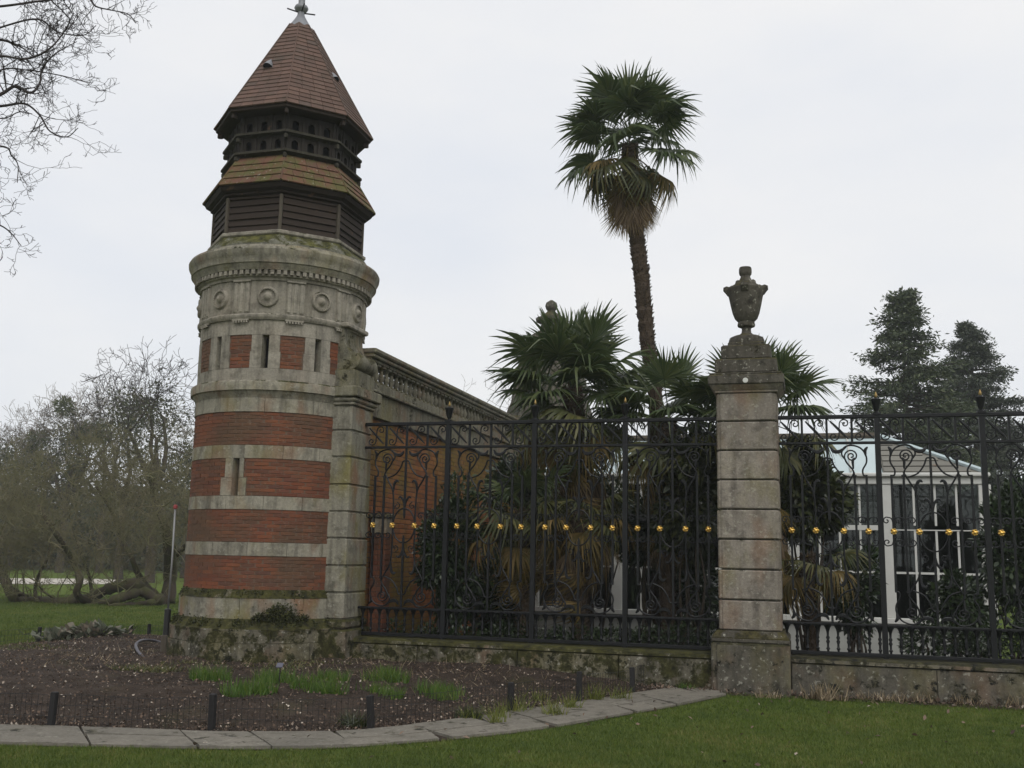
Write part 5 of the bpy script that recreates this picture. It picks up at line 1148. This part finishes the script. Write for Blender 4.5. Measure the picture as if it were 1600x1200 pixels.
# sprawling tree with limbs lying on the lawn
ST = empty('sprawling_tree', tuple(onz(255, 945)), 'old sprawling tree with mossy limbs lying along the lawn behind the tower', 'tree'); sb_ = np.array(ST.location)
def gp(x, y, dd=0.0):         # point on the vertical sheet through the tree, facing the camera
    d0 = float((sb_-CC)@fw); return at(x, y, d0+dd)-sb_
limbs = [([(255, 945), (235, 930), (215, 915), (190, 915), (165, 922), (140, 935), (115, 938), (90, 944), (60, 947), (35, 945), (18, 930), (8, 905), (0, 885), (-20, 860), (-50, 820)], 0.30, 0.16, 0),
         ([(250, 940), (225, 925), (200, 930), (180, 937), (160, 945), (140, 941), (120, 928), (125, 905), (118, 885), (105, 860), (85, 830), (60, 790)], 0.24, 0.10, -0.5),
         ([(60, 945), (45, 935), (25, 925), (5, 910), (-15, 895), (-40, 880)], 0.16, 0.08, 0.3),
         ([(262, 945), (266, 900), (265, 860), (258, 820), (245, 780), (235, 730)], 0.36, 0.14, 0.4),
         ([(264, 890), (275, 870), (292, 850), (310, 830), (330, 800)], 0.18, 0.06, 0.6),
         ([(245, 930), (228, 915), (215, 895), (205, 870), (190, 840), (175, 800), (150, 760)], 0.18, 0.06, 0.2),
         ([(145, 937), (142, 915), (138, 895), (128, 870), (115, 830)], 0.10, 0.04, 0.1), ([(58, 944), (55, 920), (62, 895), (75, 870), (80, 830)], 0.10, 0.04, -0.2), ([(100, 940), (85, 935), (70, 925), (60, 915)], 0.06, 0.03, -0.4),
         ([(240, 940), (215, 945), (190, 950), (170, 948)], 0.14, 0.08, -0.8)]
rg = np.random.default_rng(77); tw = []
for pts, ra, rb, dd in limbs:
    pp = [p for p in spline([gp(x, y, dd+0.4*math.sin(i*1.7)) for i, (x, y) in enumerate(pts)], 5)]
    for p in pp: p[2] = max(p[2], 0.02)
    m_ = MB(); m_.tube(pp, list(np.linspace(ra*0.62, rb*0.62, len(pp))*(1+0.12*rg.normal(size=len(pp)))), 9); m_.build('limb', MAT['bark_moss'], ST, True)
    for i in range(3, len(pp), 2):
        if rg.random() < 0.55:
            d = rg.normal(size=3)*np.array([0.8, 0.8, 0.5])+np.array([0, 0, 0.8]); grow(rg, pp[i], d, rg.uniform(0.6, 1.1), 0.022, 1, tw, 5, 0.45, 0.04, 0.75, (2, 2), 3, 0.0045, 0.35)
for i in range(70):           # the brushwood of the crown
    px = rg.uniform(-45, 300); py = rg.uniform(715, 870); dd = rg.uniform(-2.6, 2.8); p = gp(px, py, dd)
    if p[2] < 1.25: p[2] = 1.25+rg.random()*0.5
    for j in range(3): grow(rg, p, rg.normal(size=3)*np.array([1, 1, 0.8])+np.array([0, 0, 0.3]), rg.uniform(0.5, 0.85), 0.016, 1, tw, 5, 0.5, 0.02, 0.78, (2, 2), 3, 0.0045, 0.40)
props(link('twigs', seg_mesh('twigs', tw, MAT['twig_moss'], 0, 99, 3), ST), kind='stuff')
bare_tree('bare_tree', 'silver trunked tree standing on the lawn behind the sprawling limbs', 15, 690, 36, 19, mat='twig_moss', spread=0.8, maxlev=5, tip=0.008)

# near tree whose bare branches hang in from the left
d0 = 12.5
NB = empty('overhanging_tree', tuple(onz(-420, 1080)*np.array([1, 1, 0])), 'bare tree whose fine dark branches reach over the lawn against the sky', 'tree'); nb0 = np.array(NB.location)
tr0 = at(-330, 40, d0)-nb0; fork = at(-300, 260, d0)-nb0
m_ = MB(); pts_ = spline([(0, 0, 0), tuple(fork*0.5+np.array([-0.2, 0.1, 0])), tuple(fork), tuple(tr0)], 6); m_.tube(pts_, list(np.linspace(0.30, 0.13, len(pts_))), 10); m_.build('trunk', MAT['bark'], NB, True)
rg = np.random.default_rng(15); tw = []
BR = [([(-300, 200), (-140, 90), (-40, 62), (0, 62), (30, 72), (55, 90)], 0.06, 9), ([(-300, 230), (-150, 190), (-60, 175), (0, 148), (24, 135), (48, 145), (62, 130), (66, 108), (85, 85), (120, 65)], 0.05, 16), ([(-300, 240), (-100, 175), (0, 166), (38, 162), (62, 180), (78, 205), (104, 214), (122, 200)], 0.035, 10),
      ([(-320, 80), (-120, 20), (0, 10), (60, 2), (130, -5), (150, 10), (175, 16), (200, 22), (212, 36)], 0.03, 11), ([(-300, 250), (-100, 230), (0, 228), (18, 243), (28, 258), (27, 285)], 0.022, 6), ([(-300, 270), (-120, 320), (-30, 345), (0, 352), (18, 365), (33, 384)], 0.022, 5), ([(-60, 100), (0, 88), (40, 92), (75, 78), (100, 50), (115, 20)], 0.03, 12), ([(-40, 60), (10, 40), (60, 30), (90, 50), (130, 55), (150, 40)], 0.022, 12), ([(-60, 150), (0, 110), (45, 110), (95, 118), (140, 130)], 0.02, 10), ([(-80, 20), (0, -5), (50, -20), (90, 10), (110, 30)], 0.025, 11), ([(-60, 170), (0, 185), (30, 175), (50, 178)], 0.016, 7)]
for pts, r, nk in BR:
    dj = rg.uniform(-0.8, 0.8); pp = spline([at(x, y, d0+dj+0.25*math.sin(i*2.1+dj)) - nb0 for i, (x, y) in enumerate(pts)], 6); rr_ = list(np.linspace(r*0.62, 0.005, len(pp)))
    m_ = MB(); m_.tube(pp, rr_, 6); m_.build('branch', MAT['twig_dark'], NB, True)
    for i in range(int(nk*1.4)):
        q = rg.integers(int(len(pp)*0.35), len(pp)-1); d = (pp[q+1]-pp[q]); d = d/np.linalg.norm(d)+rg.normal(size=3)*0.75+np.array([0, 0, -0.05]); grow(rg, pp[q], d, rg.uniform(0.16, 0.36), min(rr_[q]*0.6, 0.010), 1, tw, 4, 0.42, 0.03, 0.74, (1, 2), 4, 0.0026, 0.35)
props(link('twigs', seg_mesh('twigs', tw, MAT['twig_dark'], 0, 99, 3), NB), kind='stuff')
# ------------------------------------------------------------------ lawn blades, litter and plants of the bed
def bz(x, y): return float(bed_h(np.array([[x, y]]))[0])
rg = np.random.default_rng(9)
def blades(P, h, w, rg, mat, name, lean=0.45):
    m_ = len(P); a = rg.random(m_)*2*PI; hh = h*(0.5+0.8*rg.random(m_)); s_ = np.stack([np.cos(a), np.sin(a), np.zeros(m_)], 1)*w; l = rg.normal(size=(m_, 2))*lean
    tipp = P+np.column_stack([l[:, 0]*hh, l[:, 1]*hh, hh]); V = np.stack([P-s_, P+s_, tipp], 1).reshape(-1, 3); return np_mesh(name, V, np.arange(m_*3).reshape(-1, 3), mat)
def on_path(P):
    A = np.concatenate([pi_, pou[::-1]]); x, y = P[:, 0], P[:, 1]; r = np.zeros(len(P), bool); n = len(A)
    for a in range(n):
        x1, y1 = A[a]; x2, y2 = A[(a+1) % n]; c_ = ((y1 > y) != (y2 > y)); r ^= c_ & (x < (x2-x1)*(y-y1)/(y2-y1+1e-12)+x1)
    return r
pxs = np.concatenate([rg.uniform(-40, 1640, 300000), rg.uniform(-300, 2100, 200000)]); pys = np.concatenate([rg.uniform(1084, 1230, 300000), rg.uniform(1084, 1330, 200000)]); dz = ray(0, 0)
D = fw[None]+CR[None]*((pxs-800)/F)[:, None]+CU[None]*((600-pys)/F)[:, None]; T = -CH/D[:, 2]; P = CC+D*T[:, None]; P[:, 2] = 0
P = P[(P[:, 1] < 12.98) | ((P[:, 0] > -0.1) & (P[:, 1] < 13.0))]; P = P[~inside(P[:, :2]) & ~on_path(P)]
clump = np.sin(P[:, 0]*9+3*np.sin(P[:, 1]*5))*np.sin(P[:, 1]*11+2*np.sin(P[:, 0]*7)); P = P[rg.random(len(P)) < 0.65+0.35*clump]
props(link('lawn_grass', blades(P, 0.030, 0.0032, rg, MAT['grass'], 'lawn_grass')), 'short green grass blades of the lawn in front of the path', 'grass', kind='stuff')
pxs = rg.uniform(-40, 300, 60000); pys = rg.uniform(930, 1012, 60000); D = fw[None]+CR[None]*((pxs-800)/F)[:, None]+CU[None]*((600-pys)/F)[:, None]; P = CC+D*(-CH/D[:, 2])[:, None]; P[:, 2] = 0; P = P[~inside(P[:, :2])]
props(link('far_lawn_grass', blades(P, 0.045, 0.007, rg, MAT['grass'], 'far_lawn_grass')), 'grass blades of the lawn behind the flower bed', 'grass', kind='stuff')
# litter on the soil
Pb = np.column_stack([rg.uniform(-13.5, -1.1, 160000), rg.uniform(7.6, 17, 160000)]); Pb = Pb[inside(Pb)]; Pb = Pb[(Pb[:, 0]-TX)**2+(Pb[:, 1]-TY)**2 > 1.32**2]
dd = bdist(Pb); kk = rg.random(len(Pb)) < 0.16+0.84*np.exp(-dd/0.25); Pb = Pb[kk]
P = np.column_stack([Pb, bed_h(Pb)+0.012]); V, Q = leaves(P, 0.028, rg, 0.7, 0.7, 0.08); props(link('leaf_litter', np_mesh('leaf_litter', V, Q, MAT['litter'])), 'scattered dead leaves and pale chips on the bed soil', 'leaf litter', kind='stuff')
Pl = np.column_stack([rg.uniform(-6, 3, 160), rg.uniform(7.5, 12.5, 160)]); Pl = Pl[~inside(Pl)]; P = np.column_stack([Pl, np.full(len(Pl), 0.035)]); V, Q = leaves(P, 0.05, rg, 0.6, 0.9, 0.1); props(link('fallen_leaves', np_mesh('fallen_leaves', V, Q, MAT['litter'])), 'few pale fallen leaves lying on the lawn and path', 'leaf litter', kind='stuff')
def tuft(name, label, px, py, w, h, n, mat, seed, cat='plant', group=None, z=None, bw=0.005, lean=0.35, dep=0.6):
    rg = np.random.default_rng(seed); p = onz(px, py, 0.16) if z is None else onz(px, py, z)
    zz = bz(p[0], p[1]) if z is None else z; sbl = rg.normal(size=(5, 2))*0.75; q = rg.normal(size=(n, 2))*0.62+sbl[rg.integers(5, size=n)]; q /= np.maximum(1, np.linalg.norm(q, axis=1, keepdims=True)/1.7); q = q*np.array([w, w*dep])*0.40
    P = np.column_stack([q, np.array([ (bz(p[0]+a, p[1]+b)-zz if z is None else 0) for a, b in q])-0.005]); me = blades(P, h, bw, rg, mat, name, lean)
    o = link(name, me, None, (p[0], p[1], zz)); return props(o, label, cat, group)
TU = [(325, 1064, 0.36, 0.15, 460), (388, 1082, 0.44, 0.14, 500), (428, 1070, 0.40, 0.14, 420), (500, 1080, 0.46, 0.14, 480), (512, 1066, 0.34, 0.12, 320), (592, 1080, 0.38, 0.12, 240), (598, 1066, 0.44, 0.15, 480), (693, 1078, 0.46, 0.13, 420)]
for i, (x, y, w, h, n) in enumerate(TU): tuft('bulb_shoots', 'bright green clump of bulb shoots around the slate plant label' if i == 2 else 'bright green clump of bulb shoots coming up in the bed below the tower', x, y, w, h, n, MAT['shoot'], 100+i, group='clumps of green bulb shoots in the bed')
TY_ = [(776, 1098, 0.2, 0.16, 60), (783, 1108, 0.15, 0.12, 50), (815, 1090, 0.25, 0.18, 90), (862, 1095, 0.22, 0.16, 80), (890, 1085, 0.2, 0.16, 70), (925, 1072, 0.25, 0.2, 90), (970, 1072, 0.2, 0.16, 60), (735, 1100, 0.2, 0.13, 50), (838, 1075, 0.2, 0.15, 50)]
for i, (x, y, w, h, n) in enumerate(TY_): tuft('young_shoots', 'sparse yellow green shoots sprouting in the narrow end of the bed', x, y, w, h, n, MAT['shoot_y'], 150+i, group='yellow green shoots at the bed tip', lean=0.5)
DK = [(545, 1134, 0.25, 0.12, 170, 'dark green tuft of grass beside the bed edging stake'), (728, 1120, 0.22, 0.10, 120, 'dark green low tuft near the path edge of the bed')]
for i, (x, y, w, h, n, lb) in enumerate(DK): tuft('green_tuft', lb, x, y, w, h, n, MAT['magnolia'], 170+i, lean=0.7, bw=0.007, z=0.03)
for i, (x, y) in enumerate([(1092, 1076), (1045, 1074), (1072, 1078)]): tuft('green_tuft', 'small green weed at the foot of the low wall by the pillar', x, y, 0.14, 0.08, 60, MAT['shoot'], 180+i, group='weeds at the wall foot', z=0.01, bw=0.008)
for i, (x, y, w, h, n) in enumerate([(1290, 1092, 0.36, 0.17, 130), (1200, 1090, 0.2, 0.09, 40), (1360, 1093, 0.24, 0.10, 50), (1395, 1095, 0.24, 0.10, 50), (1440, 1096, 0.24, 0.13, 60), (1490, 1099, 0.28, 0.11, 60), (1540, 1100, 0.24, 0.09, 45), (1590, 1102, 0.4, 0.15, 110)]):
    tuft('dry_plant', 'dry straw coloured tuft of cut stalks at the foot of the low wall', x, y, w, h, n, MAT['dry'], 200+i, group='dry tufts along the wall foot', z=0.02, bw=0.008, lean=0.45)
for i, (x, y, w, h, n) in enumerate([(60, 1015, 1.0, 0.05, 260), (250, 1052, 0.7, 0.06, 200), (215, 1050, 0.5, 0.07, 150), (300, 1040, 0.6, 0.05, 150), (440, 1045, 0.7, 0.05, 160), (500, 1040, 0.6, 0.05, 120)]):
    tuft('low_weeds', 'patch of low olive weeds on the soil of the bed', x, y, w, h, n, MAT['palm_mid'], 230+i, group='patches of low weeds on the bed', bw=0.009, lean=0.8)
rgd = np.random.default_rng(50); P = np.column_stack([rgd.uniform(-9.6, -3, 500), rgd.uniform(10.5, 13.0, 500)]); P = P[inside(P)]; P = P[(P[:, 0]-TX)**2+(P[:, 1]-TY)**2 > 1.4**2]; P = np.column_stack([P, bed_h(P)])
props(link('dry_stalks', blades(P, 0.10, 0.004, rgd, MAT['dry'], 'dry_stalks', 1.0)), 'thin dry stalks lying about on the bed soil', 'stalks', kind='stuff')
# dry soil strip with litter along the right wall
sx = MB(); pts = [(-1.15, 12.80), (-0.2, 12.86), (1.5, 12.9), (3.5, 12.93), (6.4, 12.95)]
sx.add([(x, y, 0.006) for x, y in pts]+[(x, 13.2, 0.006) for x, _ in pts], [(i, i+1, 6+i, 5+i) for i in range(4)]); props(sx.build('wall_border', MAT['soil']), 'narrow strip of bare soil along the foot of the low wall', 'soil', kind='structure')
rgd = np.random.default_rng(51); P = np.column_stack([rgd.uniform(-2.4, 4, 900), 13.10-np.abs(rgd.normal(size=900))*0.13, np.full(900, 0.025)]); V, Q = leaves(P, 0.05, rgd, 0.5, 0.8, 0.1); props(link('border_litter', np_mesh('border_litter', V, Q, MAT['litter'])), 'dead leaves gathered along the foot of the low wall', 'leaf litter', kind='stuff')
def rosette_plant(px, py, lab, seed, n=110, s_=0.17):
    rg = np.random.default_rng(seed); p = onz(px, py, 0.1); root = props(bpy.data.objects.new('leafy_plant', None), lab, 'plant', 'grey leafy plants at the back of the bed'); COL.objects.link(root); root.location = (p[0], p[1], bz(p[0], p[1]))
    P = rg.normal(size=(n, 3))*np.array([s_*1.5, s_*0.7, 0.03])+np.array([0, 0, 0.05]); d = P*np.array([1, 1, 0])+np.array([0, 0, 0.18]); V, Q = leaves(P, 0.13, rg, 0.6, 0.8, 0.10, d/np.linalg.norm(d, axis=1, keepdims=True), 0.4); props(link('foliage', np_mesh('foliage', V, Q, MAT['cabbage']), root), kind='stuff')
for i, (x, y) in enumerate([(92, 1000), (112, 998), (140, 1000), (158, 1000)]): rosette_plant(x, y, 'low grey green leafy plant at the back edge of the bed', 300+i)

# ------------------------------------------------------------------ wire edging fences
def wire_fence(name, label, stakes, hgt, step, sw, zf):
    pts = [np.array(onz(x, y, 0.02)) for x, y in stakes]; c0_ = pts[0]; root = empty(name, tuple(c0_), label, 'fence')
    w = MB()
    for i, p in enumerate(pts):
        z = zf(p[0], p[1]); m_ = MB(); h = hgt*random.uniform(0.98, 1.12); m_.box((p[0]-c0_[0], p[1]-c0_[1], h/2+z-0.02-c0_[2]), (sw, sw, h+0.04), Matrix.Rotation(random.uniform(-.06, .06), 3, 'X') @ Matrix.Rotation(random.uniform(-.07, .07), 3, 'Y'), ch=0.006)
        m_.build('stake', MAT['stake'], root)
    P0, P1 = [], []
    for a, b in zip(pts[:-1], pts[1:]):
        L = np.linalg.norm(b-a); n = int(L/step)
        for j in range(n):
            p = a+(b-a)*j/n; z = zf(p[0], p[1]); wob = random.uniform(-.006, .006); h = hgt*(0.93+0.05*math.sin(j*0.3)); P0.append((p[0], p[1], z)); P1.append((p[0]+wob, p[1]+wob, z+h))
            e = a+(b-a)*(j+1)/n; z2 = zf(e[0], e[1])
            for q in (0.30, 0.62, 0.93): P0.append((p[0], p[1], z+hgt*(q+0.03*math.sin(j*0.3)))); P1.append((e[0], e[1], z2+hgt*(q+0.03*math.sin((j+1)*0.3))))
    P0 = np.array(P0)-c0_; P1 = np.array(P1)-c0_; r = np.full(len(P0), 0.0026); V, Q = prisms(P0, P1, r, r, 3); props(link('wire_mesh', np_mesh('wire_mesh', V, Q, MAT['wire']), root), kind='stuff')
wire_fence('wire_edging', 'low wire mesh edging with dark stakes along the path side of the bed', [(-180, 1126), (80, 1135), (330, 1141), (578, 1139), (798, 1112), (905, 1096), (988, 1082), (1018, 1066)], 0.29, 0.05, 0.055, lambda x, y: 0.015)
wire_fence('wire_edging', 'low wire mesh edging with thin stakes at the back of the bed', [(-120, 1016), (60, 1004), (203, 1000), (232, 998), (275, 1000)], 0.26, 0.06, 0.05, lambda x, y: 0.0)
# pole with red tip in a black sleeve
p = onz(257, 1026, 0.12); pole = empty('marker_pole', (p[0], p[1], bz(p[0], p[1])), 'thin grey pole with red tip set in a black sleeve beside the tower', 'pole')
zt = float(ony(263, 790, p[1])[2]-bz(p[0], p[1])); zs = float(ony(261, 952, p[1])[2]-bz(p[0], p[1]))
m_ = MB(); m_.lathe([(0.045, 0.12), (0.045, zs), (0.03, zs+0.01)], 14); m_.build('sleeve', MAT['blackplastic'], pole, True, 40)
m_ = MB(); m_.box((0, 0, 0.10), (0.10, 0.10, 0.24), ch=0.012); m_.build('timber_foot', MAT['oldwood'], pole)
m_ = MB(); m_.tube([(0, 0, zs), (0.01, 0, zt*0.6), (0.0, 0, zt-0.03)], 0.014, 8); m_.build('rod', MAT['steel'], pole, True)
m_ = MB(); m_.lathe([(0.012, zt-0.05), (0.03, zt-0.04), (0.03, zt), (0.012, zt+0.015)], 12); m_.build('red_tip', MAT['red'], pole, True, 40)
# hose loop
hp = [onz(x, y, 0.15) for x, y in [(258, 1008), (240, 1008), (222, 1011), (212, 1017), (214, 1024), (224, 1030)]]; h0 = hp[0]
m_ = MB(); m_.tube([np.array(q)-h0+np.array([0, 0, 0.03+0.10*math.sin(i/len(hp)*3)]) for i, q in enumerate(hp)], 0.022, 8)
sp_h = MB(); sp_h.tube(spline([tuple(np.array(q)-h0+np.array([0, 0, 0.02+0.08*math.sin(PI*i/5)])) for i, q in enumerate(hp)], 6), 0.02, 8); ho = sp_h.build('garden_hose', MAT['pipe'], None, True, loc=tuple(h0)); props(ho, 'grey hose bent in a half loop on the soil beside the tower', 'hose')
# plant label on a stalk
p = onz(436, 1074, 0.17); lb = empty('plant_label', (p[0], p[1], bz(p[0], p[1])), 'small slate grey plant label on a thin stem in the bed', 'plant label')
m_ = MB(); m_.tube([(0, 0, -0.02), (0, 0, 0.20)], 0.006, 6); m_.build('stem', MAT['wire'], lb)
m_ = MB(); m_.box((0, -0.01, 0.215), (0.075, 0.012, 0.055), Matrix.Rotation(rad(-35), 3, 'X'), ch=0.004); m_.build('plate', MAT['slate'], lb)
# pale stone by the tower foot
p = onz(399, 1030, 0.19); bm = bmesh.new(); bmesh.ops.create_icosphere(bm, subdivisions=2, radius=0.055)
for v in bm.verts: v.co *= 1+0.35*mnoise.noise(v.co*18); v.co.z *= 0.75
me = bpy.data.meshes.new('pale_stone'); bm.to_mesh(me); bm.free(); me.materials.append(MAT['chalk']); props(link('pale_stone', me, None, (p[0], p[1]-0.05, bz(p[0], p[1])+0.03)), 'pale broken stone lying at the foot of the tower plinth', 'stone')

# ------------------------------------------------------------------ thin damp haze
hz = MB(); hz.box((-15, 60, 10.0), (190, 150, 22.0)); 
k = NT('haze_air'); pvn = k.n('VolumePrincipled'); pvn.inputs['Color'].default_value = (0.92, 0.95, 1.0, 1); pvn.inputs['Density'].default_value = 0.0010; pvn.inputs['Anisotropy'].default_value = 0.2
k.l(pvn.outputs[0], k.out.inputs['Volume']); props(hz.build('haze', k.m), 'thin pale damp haze over the lawn and garden', 'haze', kind='stuff')
S.cycles.volume_bounces = 1; S.cycles.volume_step_rate = 4.0
